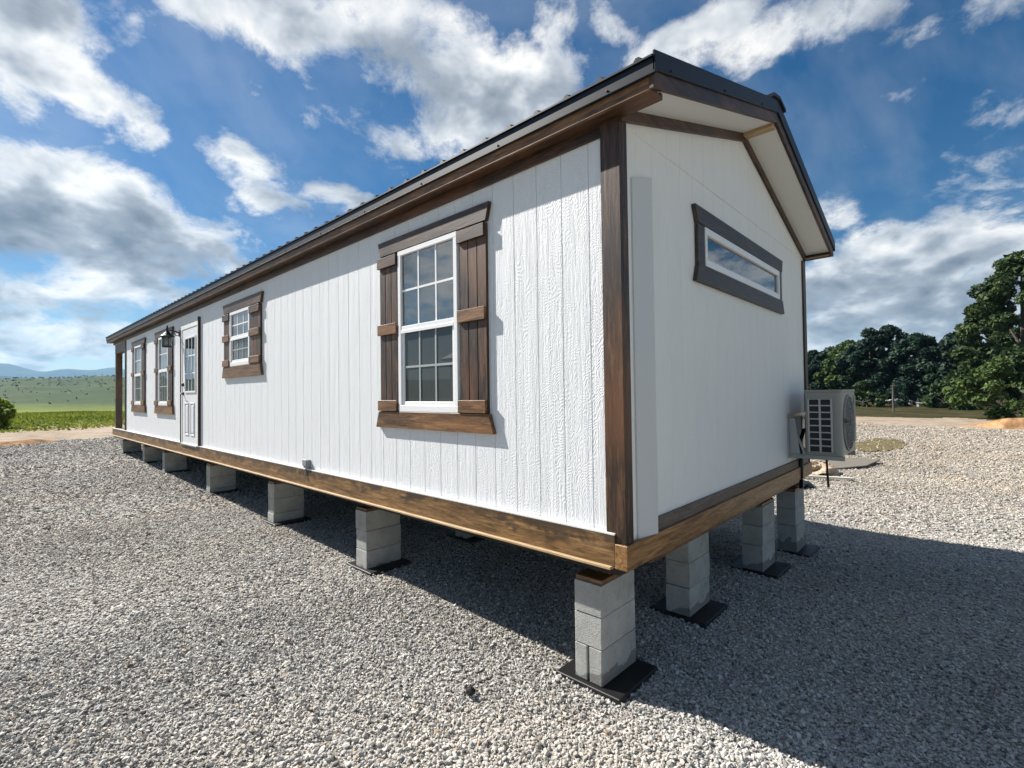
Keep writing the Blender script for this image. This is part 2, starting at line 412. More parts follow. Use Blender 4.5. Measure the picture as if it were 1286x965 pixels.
def cmu():
    k = NT('concrete_block'); v = k.coords(random_off=True)
    big = k.noise(v, 5, 5, .6); f = k.noise(v, 130, 3, .7); pit = k.voro(v, 120)
    c = k.ramp(k.math('ADD', k.math('MULTIPLY', big, .6), k.math('MULTIPLY', f, .4)), [(.34, (.30, .30, .285)), (.5, (.40, .40, .375)), (.66, (.50, .495, .465))])
    oi = k.n('ShaderNodeObjectInfo'); c = k.mix(k.math('MULTIPLY', oi.outputs['Random'], .30), c, (.27, .265, .24))
    blt = k.noise(k.coords(random_off=True), 14, 5, .7, .5)
    c = k.mix(k.math('MULTIPLY', k.ramp(blt, [(.5, (0,0,0)), (.68, (1,1,1))]), .38), c, (.20, .195, .175))
    pm = k.ramp(pit.outputs['Distance'], [(.12, (1,1,1)), (.24, (0,0,0))]); c = k.mix(k.math('MULTIPLY', pm, .35), c, (.12, .12, .11))
    ge = k.n('ShaderNodeNewGeometry'); sp = k.n('ShaderNodeSeparateXYZ'); k.l(ge.outputs['Position'], sp.inputs[0])
    dz = k.math('SUBTRACT', sp.outputs[2], k.math('MULTIPLY', k.math('SUBTRACT', k.noise(k.coords(), 9, 2), .5), .22))
    mr = k.n('ShaderNodeMapRange'); k.l(dz, mr.inputs['Value']); mr.inputs['From Min'].default_value = .088; mr.inputs['From Max'].default_value = .078
    c = k.mix(k.math('MULTIPLY', mr.outputs[0], .62), c, (.10, .097, .085))                     # damp foot
    h = k.math('ADD', k.math('MULTIPLY', f, .6), k.math('MULTIPLY', pit.outputs['Distance'], .7))
    return k.done(c, .92, normal=k.bump(h, .6, .004), spec=.2)
M['cmu'] = cmu()
k = NT('damp_concrete'); v = k.coords(random_off=True); M['cmu_damp'] = k.done(k.ramp(k.noise(v, 40, 4), [(.3, (.10, .10, .09)), (.7, (.17, .165, .15))]), .85)
def glass(name, body, ior):
    """dark double glazing seen from outside: a dim room behind, the sky and ground mirrored on top"""
    k = NT(name); t = k.t
    d = k.n('ShaderNodeBsdfDiffuse'); v = k.coords(); nz = k.noise(v, 1.6, 2)
    k.l(k.mix(nz, body, tuple(x*.55 for x in body)), d.inputs['Color'])
    g = k.n('ShaderNodeBsdfGlossy'); g.inputs['Roughness'].default_value = .015; g.inputs['Color'].default_value = (.95, .97, .98, 1)
    fr = k.n('ShaderNodeFresnel'); fr.inputs['IOR'].default_value = ior
    wob = k.bump(k.noise(v, 2.2, 1), .06, .01); k.l(wob, g.inputs['Normal'])
    m = k.n('ShaderNodeMixShader'); k.l(fr.outputs[0], m.inputs[0]); k.l(d.outputs[0], m.inputs[1]); k.l(g.outputs[0], m.inputs[2])
    k.l(m.outputs[0], k.out.inputs['Surface']); return k.m
M['glass'] = glass('window_glass', (.022, .033, .036), 2.7)
M['screen'] = glass('screened_glass', (.075, .085, .085), 1.4)
M['lantern_glass'] = glass('lantern_glass', (.25, .26, .26), 1.6)

# ------------------------------------------------------------------ terrain
def sstep(a, b, x): 
    t = np.clip((x-a)/(b-a), 0, 1); return t*t*(3-2*t)
def terrain(x, y):
    x = np.asarray(x, float); y = np.asarray(y, float)
    z = .34*np.clip(-x/16.5, 0, 1)**0.85*(1 - .75*sstep(4, 14, y))
    z = z - .12*sstep(1.4, 7, y)*sstep(-9, -2, x)
    z = z + .012*np.sin(x*.9+1.3)*np.sin(y*.8+.4) + .006*np.sin(x*2.3)*np.sin(y*2.7+2)
    r = np.hypot(x, y); a = np.arctan2(y, x)
    # open country to the left drops a little past the track, then climbs to a long ridge
    far = sstep(120, 620, r)
    ridge = 20 + 2.2*np.sin(a*9+1.0) + 1.6*np.sin(a*23+.5) + 1.0*np.sin(a*61)
    z = z + far*ridge*(.35 + .65*sstep(R(112), R(140), np.abs(a)))
    z = z + sstep(60, 200, r)*(.8*np.sin(x*.021+.7)*np.sin(y*.027) + .35*np.sin(x*.07)*np.sin(y*.06+1))
    return z
def tz(x, y): return float(terrain(x, y))

# ------------------------------------------------------------------ ground surfaces
def ground_mat():
    k = NT('open_country'); v = k.coords()
    big = k.noise(k.coords((.6, 1, 1)), .035, 6, .62, .6); mid = k.noise(v, .35, 6, .65); fine = k.noise(v, 5, 5, .7)
    grass = k.ramp(k.math('ADD', k.math('MULTIPLY', mid, .6), k.math('MULTIPLY', fine, .4)),
                   [(.3, (.060, .095, .012)), (.5, (.125, .165, .020)), (.7, (.20, .225, .035))])
    scrub = k.ramp(k.math('ADD', k.math('MULTIPLY', big, .55), k.math('MULTIPLY', mid, .45)),
                   [(.36, (.014, .034, .012)), (.5, (.032, .060, .018)), (.64, (.058, .092, .026))])
    sp = k.n('ShaderNodeSeparateXYZ'); k.l(v, sp.inputs[0])
    rr = k.n('ShaderNodeVectorMath', operation='LENGTH'); k.l(v, rr.inputs[0])
    dist = k.math('ADD', rr.outputs['Value'], k.math('MULTIPLY', k.math('SUBTRACT', big, .5), 120))
    m = k.n('ShaderNodeMapRange', interpolation_type='SMOOTHSTEP'); k.l(dist, m.inputs['Value']); m.inputs['From Min'].default_value = 105; m.inputs['From Max'].default_value = 190
    c = k.mix(m.outputs[0], grass, scrub)
    dirt = k.ramp(fine, [(.3, (.26, .19, .12)), (.7, (.40, .31, .21))])
    # bare earth shows through close to the lot
    e = k.n('ShaderNodeMapRange', interpolation_type='SMOOTHSTEP'); k.l(k.math('ADD', rr.outputs['Value'], k.math('MULTIPLY', k.math('SUBTRACT', mid, .5), 22)), e.inputs['Value'])
    e.inputs['From Min'].default_value = 39; e.inputs['From Max'].default_value = 31
    c = k.mix(e.outputs[0], c, dirt)
    litter = k.ramp(k.math('ADD', k.math('MULTIPLY', mid, .5), k.math('MULTIPLY', fine, .5)), [(.35, (.018, .017, .008)), (.52, (.050, .046, .018)), (.68, (.12, .095, .050))])  # dirt and leaf litter, the trees' shade put into the dark tones
    yy = k.n('ShaderNodeMapRange', interpolation_type='SMOOTHSTEP'); k.l(k.math('ADD', sp.outputs[1], k.math('MULTIPLY', k.math('SUBTRACT', mid, .5), 5)), yy.inputs['Value'])
    yy.inputs['From Min'].default_value = 33; yy.inputs['From Max'].default_value = 37
    xx = k.n('ShaderNodeMapRange', interpolation_type='SMOOTHSTEP'); k.l(sp.outputs[0], xx.inputs['Value']); xx.inputs['From Min'].default_value = -70; xx.inputs['From Max'].default_value = -45
    c = k.mix(k.math('MULTIPLY', yy.outputs[0], xx.outputs[0]), c, litter)
    return k.done(c, .95, normal=k.bump(fine, .6, .08), spec=.1)
def gravel_mat(name, cols, warm):
    k = NT(name); v = k.coords()
    a = k.voro(v, 36); b_ = k.voro(v, 13); n1 = k.noise(v, .35, 4, .6); n2 = k.noise(v, 2.2, 4, .6)
    sp = k.n('ShaderNodeSeparateColor'); k.l(a.outputs['Color'], sp.inputs[0])
    sp2 = k.n('ShaderNodeSeparateColor'); k.l(b_.outputs['Color'], sp2.inputs[0])
    f = k.math('ADD', k.math('MULTIPLY', sp.outputs[0], .5), k.math('MULTIPLY', sp2.outputs[1], .3))
    f = k.math('ADD', f, k.math('MULTIPLY', n2, .2))
    c = k.ramp(f, [(.15, cols[0]), (.5, cols[1]), (.85, cols[2])])
    gap = k.ramp(a.outputs['Distance'], [(.45, (1,1,1)), (.85, (.30, .29, .28))])
    c = k.mix(1.0, c, gap, 'MULTIPLY')
    c = k.mix(k.math('MULTIPLY', k.ramp(n1, [(.42, (0,0,0)), (.65, (1,1,1))]), .35), c, warm)
    h = k.math('SUBTRACT', k.math('MULTIPLY', sp.outputs[1], .5), a.outputs['Distance'])
    return k.done(c, .9, normal=k.bump(h, .9, .02), spec=.2)
M['ground'] = ground_mat()
M['gravel'] = gravel_mat('crushed_stone_bed', ((.22, .208, .188), (.42, .40, .365), (.58, .55, .50)), (.50, .42, .33))
def stone_mat():
    k = NT('crushed_limestone'); a = k.n('ShaderNodeAttribute', attribute_name='tone')
    v = k.coords(); f = k.noise(v, 60, 4, .6)
    c = k.ramp(a.outputs['Fac'], [(0, (.07, .067, .062)), (.22, (.24, .228, .208)), (.6, (.47, .45, .415)), (.9, (.66, .64, .60)), (1, (.45, .34, .23))])
    c = k.mix(k.math('MULTIPLY', f, .35), c, (.22, .21, .19))
    sp = k.n('ShaderNodeSeparateXYZ'); k.l(v, sp.inputs[0]); pn = k.noise(v, .5, 4, .6)
    mr = k.n('ShaderNodeMapRange', interpolation_type='SMOOTHSTEP'); k.l(k.math('ADD', sp.outputs[1], k.math('MULTIPLY', pn, 5.0)), mr.inputs['Value'])
    mr.inputs['From Min'].default_value = 6; mr.inputs['From Max'].default_value = 16
    c = k.mix(k.math('MULTIPLY', mr.outputs[0], .85), c, k.mix(1.0, c, (1.0, .90, .77), 'MULTIPLY'))      # tan dust on the far side of the lot
    df = k.ramp(pn, [(.46, (0,0,0)), (.62, (1,1,1))])
    c = k.mix(k.math('MULTIPLY', df, .30), c, k.mix(1.0, c, (.93, .82, .68), 'MULTIPLY'))
    return k.done(c, .88, normal=k.bump(f, .4, .004), spec=.25)
M['stone'] = stone_mat()
k = NT('bare_track_earth'); v = k.coords(); n_ = k.noise(v, 1.2, 7, .65, .3); n2_ = k.noise(v, 18, 4, .7)
M['dirt'] = k.done(k.ramp(k.math('ADD', k.math('MULTIPLY', n_, .7), k.math('MULTIPLY', n2_, .3)), [(.34, (.20, .155, .11)), (.5, (.33, .262, .195)), (.68, (.44, .36, .275))]), .95, normal=k.bump(n2_, .7, .03), spec=.1)
k = NT('orange_subsoil'); v = k.coords(); n_ = k.noise(v, 1.6, 7, .65, .3)
M['clay'] = k.done(k.ramp(n_, [(.34, (.14, .075, .038)), (.52, (.36, .205, .10)), (.68, (.47, .31, .17))]), .95, normal=k.bump(n_, .8, .12), spec=.1)
k = NT('dry_grass_patch'); v = k.coords((1, 3, 1)); n_ = k.noise(v, 9, 6, .7)
M['drygrass'] = k.done(k.ramp(n_, [(.34, (.09, .072, .035)), (.55, (.19, .155, .075)), (.7, (.30, .25, .15))]), .95, normal=k.bump(n_, .9, .05), spec=.1)

def polar_ground():
    rs = np.concatenate([[0.0], np.geomspace(2.0, 60, 46), np.geomspace(64, 900, 70), np.geomspace(980, 4900, 12)])
    na = 240; th = np.linspace(0, 2*np.pi, na, endpoint=False)
    Rr, T = np.meshgrid(rs, th, indexing='ij'); X = Rr*np.cos(T); Y = Rr*np.sin(T); Z = terrain(X, Y)-.035
    V = np.stack([X, Y, Z], -1).reshape(-1, 3)
    i, j = np.meshgrid(np.arange(len(rs)-1), np.arange(na), indexing='ij'); j2 = (j+1) % na
    F = np.stack([i*na+j, (i+1)*na+j, (i+1)*na+j2, i*na+j2], -1).reshape(-1, 4)
    o = np_mesh('ground', V, F, M['ground'], smooth=True); o['kind'] = 'structure'; return o
polar_ground()
def sheet(name, x0, x1, y0, y1, step, lift, inside, mat, dz=None):
    xs = np.arange(x0, x1+1e-6, step); ys = np.arange(y0, y1+1e-6, step); nx, ny = len(xs), len(ys)
    X, Y = np.meshgrid(xs, ys, indexing='ij'); Z = terrain(X, Y)+lift
    if dz is not None: Z = Z + dz(X, Y)
    keep = inside(X, Y)
    i, j = np.meshgrid(np.arange(nx-1), np.arange(ny-1), indexing='ij')
    F = np.stack([i*ny+j, (i+1)*ny+j, (i+1)*ny+j+1, i*ny+j+1], -1).reshape(-1, 4)
    kf = keep.reshape(-1)[F].all(1); F = F[kf]
    used = np.unique(F); re = -np.ones(nx*ny, int); re[used] = np.arange(len(used))
    V = np.stack([X, Y, Z], -1).reshape(-1, 3)[used]
    o = np_mesh(name, V, re[F], mat, smooth=True); o['kind'] = 'structure'; return o
def wob(a, s, k_): return s*(np.sin(a*k_+1.7)+.6*np.sin(a*k_*2.3+.4)+.4*np.sin(a*k_*5.1))
EDGE_L = lambda y: -23.0 - .35*y + wob(y, .35, .8)
EDGE_F = lambda x: 30.0 - .32*x*(x > 0) + .12*(x < 0)*(-x) + wob(x, .28, .9)
sheet('gravel_lot', -32, 18, -24, 34, .3, -.012,
      lambda X, Y: (X > EDGE_L(Y)) & (Y < EDGE_F(X)) & (X < 16.5+wob(Y, .3, .7)), M['gravel'])
sheet('dirt_road', -40, -20, -34, 40, .4, -.022,
      lambda X, Y: (X > EDGE_L(Y)-8.6+wob(Y, .5, .5)) & (X < EDGE_L(Y)+.9), M['dirt'],
      lambda X, Y: .05*np.exp(-((X-EDGE_L(Y)+1.2)/.5)**2))
sheet('dirt_verge', -30, 17, 26, 46, .4, -.022,
      lambda X, Y: (Y > EDGE_F(X)-.8) & (Y < EDGE_F(X)+8.5+wob(X, 1.0, .35)), M['dirt'],
      lambda X, Y: .10*np.exp(-((Y-EDGE_F(X)-1.0)/.7)**2))
# orange cut bank on the right
sheet('dirt_bank', -2, 16, 26, 38, .2, .0,
      lambda X, Y: (np.abs(Y-EDGE_F(X)-2.0) < 1.95), M['clay'],
      lambda X, Y: -.06+.10*np.exp(-((Y-EDGE_F(X)-1.0)/.7)**2)+(.05+.40*sstep(.2, 3, X+wob(Y, .3, 1.3)))*sstep(-.3, 3.2, X+wob(Y, .5, 1.7))*sstep(0, 1, (Y-EDGE_F(X)-.35+wob(X, .10, 2.1))/.6)*sstep(3.7, 2.0, Y-EDGE_F(X)) + .02*np.sin(X*4.1)*np.sin(Y*5.3))
# spoil ridge along the left edge of the lot
sheet('spoil_ridge', -30, -17, -9, 2, .15, .0,
      lambda X, Y: (np.abs(X+21.6+.45*(Y+2)+wob(Y, .1, 1.9)) < .85) & (Y < -.6+wob(X, .2, 2)), M['clay'],
      lambda X, Y: -.03+.15*np.exp(-((X+21.6+.45*(Y+2))/.42)**2)*sstep(-.4, -1.4, Y)+.015*np.sin(X*7)*np.sin(Y*6))
sheet('dry_grass_patch', -3, 3, 13, 23, .12, .012,
      lambda X, Y: ((X+.9)/.75)**2+((Y-18.3)/2.6)**2 < 1+wob(X*3+Y, .12, 1.5), M['drygrass'], lambda X, Y: .03*np.sin(X*15)*np.sin(Y*11))

# loose crushed stone near the camera
def gravel_stones():
    t = (1+5**.5)/2
    ico = np.array([(-1,t,0),(1,t,0),(-1,-t,0),(1,-t,0),(0,-1,t),(0,1,t),(0,-1,-t),(0,1,-t),(t,0,-1),(t,0,1),(-t,0,-1),(-t,0,1)], float)
    ico /= np.linalg.norm(ico[0])
    icf = np.array([(0,11,5),(0,5,1),(0,1,7),(0,7,10),(0,10,11),(1,5,9),(5,11,4),(11,10,2),(10,7,6),(7,1,8),(3,9,4),(3,4,2),(3,2,6),(3,6,8),(3,8,9),(4,9,5),(2,4,11),(6,2,10),(8,6,7),(9,8,1)])
    octa = np.array([(1,0,0),(-1,0,0),(0,1,0),(0,-1,0),(0,0,1),(0,0,-1)], float)
    ocf = np.array([(0,2,4),(2,1,4),(1,3,4),(3,0,4),(2,0,5),(1,2,5),(3,1,5),(0,3,5)])
    def ring(r0, r1, dens, size, base, faces, a0=R(62), a1=R(198)):
        n = int(dens*(a1-a0)/2*(r1*r1-r0*r0)); r = np.sqrt(rng.uniform(r0*r0, r1*r1, n)); a = rng.uniform(a0, a1, n)
        x = CAM.x+r*np.cos(a); y = CAM.y+r*np.sin(a)
        # thinned outwards so the rings melt into one another, and left out beyond the lot
        ok = (x > EDGE_L(y)+.3) & (y < EDGE_F(x)-.3); x, y, r = x[ok], y[ok], r[ok]; n = len(x)
        s = size*np.clip(rng.lognormal(0, .42, n), .4, 2.3)*.5
        A = rng.normal(size=(n, 3, 3)); Q, _ = np.linalg.qr(A)
        P = base[None]*rng.uniform(.72, 1.22, (n, len(base), 1))
        P = P*np.stack([rng.uniform(.85, 1.35, n), rng.uniform(.7, 1.1, n), rng.uniform(.5, .85, n)], -1)[:, None, :]
        P = np.einsum('nij,nkj->nki', Q, P)*s[:, None, None]
        P[..., 2] *= .8 if r0 < 4 else .6
        z = terrain(x, y)-.012+s*rng.uniform(-.15, .75, n)
        P += np.stack([x, y, z], -1)[:, None, :]
        nb = len(base); F = faces[None]+(np.arange(n)*nb)[:, None, None]
        tone = np.clip(rng.normal(.57, .20, n)+.09*np.sin(x*1.7+.8*np.sin(y*1.1))*np.sin(y*1.3+.5)+.06*np.sin(.9*x-2.2*y), 0, .93); tone[rng.random(n) < .012] = 1.0; tone[rng.random(n) < .03] = .05
        return P.reshape(-1, 3), F.reshape(-1, 3), np.repeat(tone, nb)
    parts = [ring(1.0, 2.7, 9500, .0155, ico, icf), ring(2.7, 4.6, 8200, .0160, octa, ocf), ring(4.6, 8.5, 4300, .0180, octa, ocf), ring(8.5, 14, 1150, .029, octa, ocf, R(80), R(184)), ring(14, 22, 420, .038, octa, ocf, R(84), R(183)), ring(22, 34, 190, .048, octa, ocf, R(84), R(183))]
    V = []; F = []; T = []; off = 0
    for v, f, t_ in parts: V.append(v); F.append(f+off); T.append(t_); off += len(v)
    o = np_mesh('gravel', np.concatenate(V), np.concatenate(F), M['stone'], attr=np.concatenate(T))
    tag(o, 'loose pale grey crushed stone covering the whole lot', 'gravel', kind='stuff'); return o
gravel_stones()
m_ = MB(); 
st = MB(); st.tube([(0,0,-.012),(0,0,.0),(.004,.002,.016),(.006,.004,.024)], [.02,.031,.027,.008], 9)
o = st.build('pebble', M['black'], smooth=False); o.location = (-.741, -.505, tz(-.741, -.505)+.020)
tag(o, 'single dark pebble lying alone on the pale gravel in front of the house', 'stone')

# blue ridge far beyond the hill
def mountain(name, dist, h, a0, a1, seed, col):
    n = 160; a = np.linspace(R(a0), R(a1), n); t = np.linspace(0, 1, n)
    prof = h*(.72+.20*np.sin(a*14+seed)+.08*np.sin(a*41+seed*2)+.04*np.sin(a*97))*np.sin(np.pi*np.clip(t, .0, 1))**.35
    rows = []
    for q in np.linspace(0, 1, 12):
        rad = dist*(1+.16*(q-.0)); hh = prof*np.sin(np.pi*min(q, 1)*.5 if q <= 1 else 1)*(1+.05*np.sin(a*60+q*9))
        rows.append(np.stack([rad*np.cos(a), rad*np.sin(a), hh-4], -1))
    rows.append(np.stack([dist*1.3*np.cos(a), dist*1.3*np.sin(a), prof*0-4], -1))
    V = np.concatenate(rows); m = len(rows)
    i, j = np.meshgrid(np.arange(m-1), np.arange(n-1), indexing='ij')
    F = np.stack([i*n+j, i*n+j+1, (i+1)*n+j+1, (i+1)*n+j], -1).reshape(-1, 4)
    k = NT(name+'_cover'); v = k.coords(); nz = k.noise(v, .012, 6, .65)
    mat = k.done(k.ramp(nz, [(.35, tuple(c*.5 for c in col)), (.65, col)]), .95, spec=.05)
    o = np_mesh(name, V, F, mat, smooth=True); o['kind'] = 'structure'; return o
mountain('mountain_ridge', 2600, 140, 152, 232, .6, (.020, .042, .036))
mountain('far_mountains', 4600, 300, 128, 200, 2.4, (.035, .055, .055))

# ------------------------------------------------------------------ the house
X0 = -14.25; W = 4.2; XP = -15.95; SL = .315; RX = .29; XE = -16.25
ZB = .975; ZT = 3.265
house = thing('tiny_house', 'long white cabin with brown wood trim and dark metal roof raised on concrete blocks', 'house', (0, 0, 0))
H = house
G = .2032
def groove_profile(a, b, depth=.005, w=.008):
    """points (u, d) across a grooved panel, d = how far the surface sits back"""
    pts = [(a, 0)]; k = math.ceil((a+.02)/G)
    while k*G < b-.02:
        u = k*G; pts += [(u-w/2, 0), (u-w/2+.002, depth), (u+w/2-.002, depth), (u+w/2, 0)]; k += 1
    pts.append((b, 0)); return pts
m = MB(); pr = groove_profile(X0, 0)
for (u0, d0), (u1, d1) in zip(pr, pr[1:]):
    m.poly([(u0, d0, ZB-.03), (u1, d1, ZB-.03), (u1, d1, 3.36), (u0, d0, 3.36)])
m.build('front_wall', M['siding_x'], H)
def gz(y): return 3.335+SL*(min(y, W-y))
ZS = 3.318
m = MB(); pr = groove_profile(0, W, .0035, .007)
pr = sorted(set(pr+[(W/2, 0)]))
for (u0, d0), (u1, d1) in zip(pr, pr[1:]):
    m.poly([(-d0, u0, .90), (-d1, u1, .90), (-d1, u1, ZS), (-d0, u0, ZS)])
    m.poly([(-d0+.006, u0, ZS+.005), (-d1+.006, u1, ZS+.005), (-d1+.006, u1, gz(u1)+.06), (-d0+.006, u0, gz(u0)+.06)])
    m.poly([(-d0-.003, u0, ZS), (-d1-.003, u1, ZS), (-d1+.006, u1, ZS+.005), (-d0+.006, u0, ZS+.005)])
m.build('gable_wall', M['siding_y'], H)
m = MB(); m.box(X0, 0, W-.012, W, ZB-.05, 3.36); m.poly([(X0-.004, 0, .9), (X0-.004, W, .9), (X0-.004, W, 3.4), (X0-.004, W/2, 4.05), (X0-.004, 0, 3.4)])
m.build('back_wall', M['siding_x'], H)
# shallow white chase on the gable beside the corner
m = MB(); zt0, zt1 = 3.04, 3.085
m.hexa([(-.002,.135,.926),(.012,.135,.926),(.040,.325,.926),(-.002,.325,.926)], [(-.002,.135,zt0),(.012,.135,zt0),(.040,.325,zt1),(-.002,.325,zt1)])
m.build('conduit_chase', M['strip'], H, .002)
# floor frame
for a, b in ((XP, -10.98), (-10.976, -6.12), (-6.116, -.045)):
    m = MB(); m.box(a, b, -.034, 0, .800, ZB); m.build('rim_board', M['rim'], H, .003)
m = MB(); m.box(XP, -.0458, -.0345, -.004, ZB, ZB+.009); m.build('wall_flashing', M['trim_white'], H)
m = MB(); m.box(XP, -.062, -.058, .0, .784, .7995); m.build('sill_ledge', M['raw_x'], H, .002)
m = MB(); m.box(-.045, .036, -.036, W+.03, .788, .928); m.build('rim_board', M['rim_y'], H, .004)
m = MB(); m.box(-.115, -.075, .46, W, .690, .787); m.build('floor_beam', M['warm_y'], H, .003)
m = MB(); m.box(.0, .020, .365, W-.06, .9285, 1.010); m.build('skirt_board', M['grey_y'], H, .002)
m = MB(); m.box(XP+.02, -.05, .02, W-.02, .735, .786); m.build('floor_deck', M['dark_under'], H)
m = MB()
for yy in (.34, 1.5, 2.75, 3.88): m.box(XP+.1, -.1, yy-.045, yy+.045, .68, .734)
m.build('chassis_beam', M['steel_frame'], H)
# corner boards
m = MB(); m.prism([(-.105,ZB+.0095),(-.0455,ZB+.0095),(-.0455,.929),(.022,.929),(.022,3.338),(-.105,3.338)], 'y', -.022, -.0005); m.box(.0008, .022, -.0002, .062, .929, 3.33); m.build('corner_board', M['dark_z'], H, .002)
m = MB(); m.box(.0, .020, W-.09, W, 1.011, 3.30); m.box(-.1, .020, W, W+.02, .93, 3.34); m.build('corner_board', M['dark_z'], H, .002)
m = MB(); m.box(X0-.06, X0+.03, -.022, -.0005, ZB+.01, 3.26); m.build('corner_board', M['dark_z'], H, .002)
# eaves
m = MB(); m.box(XP, -.106, -.020, -.0008, ZT, 3.339); m.build('frieze_board', M['dark_x'], H, .002)
m = MB(); m.box(XE+.02, RX-.026, -.101, .0, 3.340, 3.356); m.box(-.0, RX-.026, .0, .022, 3.342, 3.375); m.build('eave_soffit', M['dark_x'], H)
for a, b in ((XE, -9.46), (-9.456, -4.58), (-4.576, RX-.026)):
    m = MB(); m.box(a, b, -.124, -.1015, 3.334, 3.412); m.build('fascia_board', M['warm_x'], H, .003)
m = MB(); m.box(XE+.02, RX-.026, W, W+.101, 3.340, 3.356); m.build('eave_soffit', M['dark_x'], H)
m = MB(); m.box(XE, RX-.026, W+.1015, W+.124, 3.334, 3.412); m.build('fascia_board', M['dark_x'], H, .003)
YE = -.128
def band(x0, x1, off0, off1, y0=YE, peak=True):
    """gable-shaped strip between two heights above the fascia line, following both slopes"""
    L = [(y0, 3.335), (W/2, 3.335+SL*(W/2-y0)), (W-y0, 3.335)]
    m = MB()
    for (ya, za), (yb, zb) in ((L[0], L[1]), (L[1], L[2])):
        m.hexa([(x0,ya,za+off0),(x1,ya,za+off0),(x1,yb,zb+off0),(x0,yb,zb+off0)], [(x0,ya,za+off1),(x1,ya,za+off1),(x1,yb,zb+off1),(x0,yb,zb+off1)])
    return m
band(RX-.0255, RX, .0, .094).build('rake_board', M['dark_y'], H, .002)
m = band(RX+.0005, RX+.014, .078, .185, y0=YE-.012); m.build('rake_flashing', M['roof'], H, .003)
band(.001, RX-.026, .040, .052, y0=-.02).build('gable_soffit', M['soffit'], H)
m = MB()
for s in (0, 1):
    f = lambda y: (y if s == 0 else W-y)
    ya, yb = f(-.005), f(W/2); za, zb = 3.312, 3.312+SL*(W/2)
    m.hexa([(.007,ya,za),(.032,ya,za),(.032,yb,zb),(.007,yb,zb)], [(.007,ya,za+.075),(.032,ya,za+.075),(.032,yb,zb+.075),(.007,yb,zb+.075)])
m.build('gable_frieze', M['dark_y'], H, .002)
m = MB(); m.box(.033, RX-.027, W/2-.045, W/2+.045, 4.000, 4.045); m.build('ridge_lookout', M['raw_x'], H, .002)
# roof
m = MB(); nrib = int((RX-XE)/.2286)
for s in (0, 1):
    f = (lambda y: y) if s == 0 else (lambda y: W-y)
    y0, y1 = -.152, W/2; z0 = 3.495; z1 = z0+SL*(y1-y0)
    m.hexa([(XE,f(y0),z0-.010),(RX+.004,f(y0),z0-.010),(RX+.004,f(y1),z1-.010),(XE,f(y1),z1-.010)], [(XE,f(y0),z0),(RX+.004,f(y0),z0),(RX+.004,f(y1),z1),(XE,f(y1),z1)])
    for k in range(nrib+1):
        x = RX-.08-k*.2286
        m.hexa([(x-.022,f(y0),z0),(x+.022,f(y0),z0),(x+.022,f(y1),z1),(x-.022,f(y1),z1)], [(x-.009,f(y0),z0+.018),(x+.009,f(y0),z0+.018),(x+.009,f(y1),z1+.018),(x-.009,f(y1),z1+.018)])
roof = m.build('roof', M['roof'], H)
m = MB(); m.box(XE, RX+.016, -.140, -.1255, 3.400, 3.484); m.box(XE, RX+.016, -.146, -.1405, 3.400, 3.408); m.build('drip_edge', M['roof'], roof, .002)
m = MB(); m.box(XE, RX+.016, W+.1255, W+.140, 3.400, 3.484); m.build('drip_edge', M['roof'], roof, .002)
m = MB(); zr = 3.495+SL*(W/2+.152)
for sg in (-1, 1):
    m.hexa([(XE-.01,W/2,zr+.018),(RX+.03,W/2,zr+.018),(RX+.03,W/2+sg*.17,zr-.022),(XE-.01,W/2+sg*.17,zr-.022)], [(XE-.01,W/2,zr+.042),(RX+.03,W/2,zr+.042),(RX+.03,W/2+sg*.17,zr+.006),(XE-.01,W/2+sg*.17,zr+.006)])
m.build('ridge_cap', M['roof'], roof)
for k in range(7):
    x = .02-k*.84; MB().tube([(x,-.140,3.425),(x,-.147,3.425)], .0065, 6).build('roof_screw', M['black'], roof)
for k in range(3):
    y = .04+k*.8; MB().tube([(RX+.013,y,3.335+SL*(y-YE)+.10),(RX+.021,y,3.335+SL*(y-YE)+.10)], .006, 6).build('roof_screw', M['black'], roof)
# porch at the far end
m = MB(); m.box(XP, X0-.07, .0, W, .955, .978); m.build('porch_deck', M['warm_x'], H)
m = MB(); m.box(XP+.02, XP+.16, .02, .16, .979, 3.262); m.build('porch_post', M['dark_z'], H, .006)
m = MB(); m.box(XP+.02, XP+.20, W-.2, W, .979, 3.262); m.build('porch_post', M['dark_z'], H, .006)
m = MB(); m.box(XP+.02, X0-.065, .02, .16, 3.03, 3.262); m.build('porch_beam', M['dark_x'], H, .004)
m = MB(); m.box(XP+.02, X0-.065, .0, W, 3.264, 3.30); m.build('porch_ceiling', M['soffit'], H)
m = MB(); m.poly([(XP+.03,0,3.3),(XP+.03,W,3.3),(XP+.03,W/2,4.1)]); m.build('porch_gable', M['siding_y'], H)

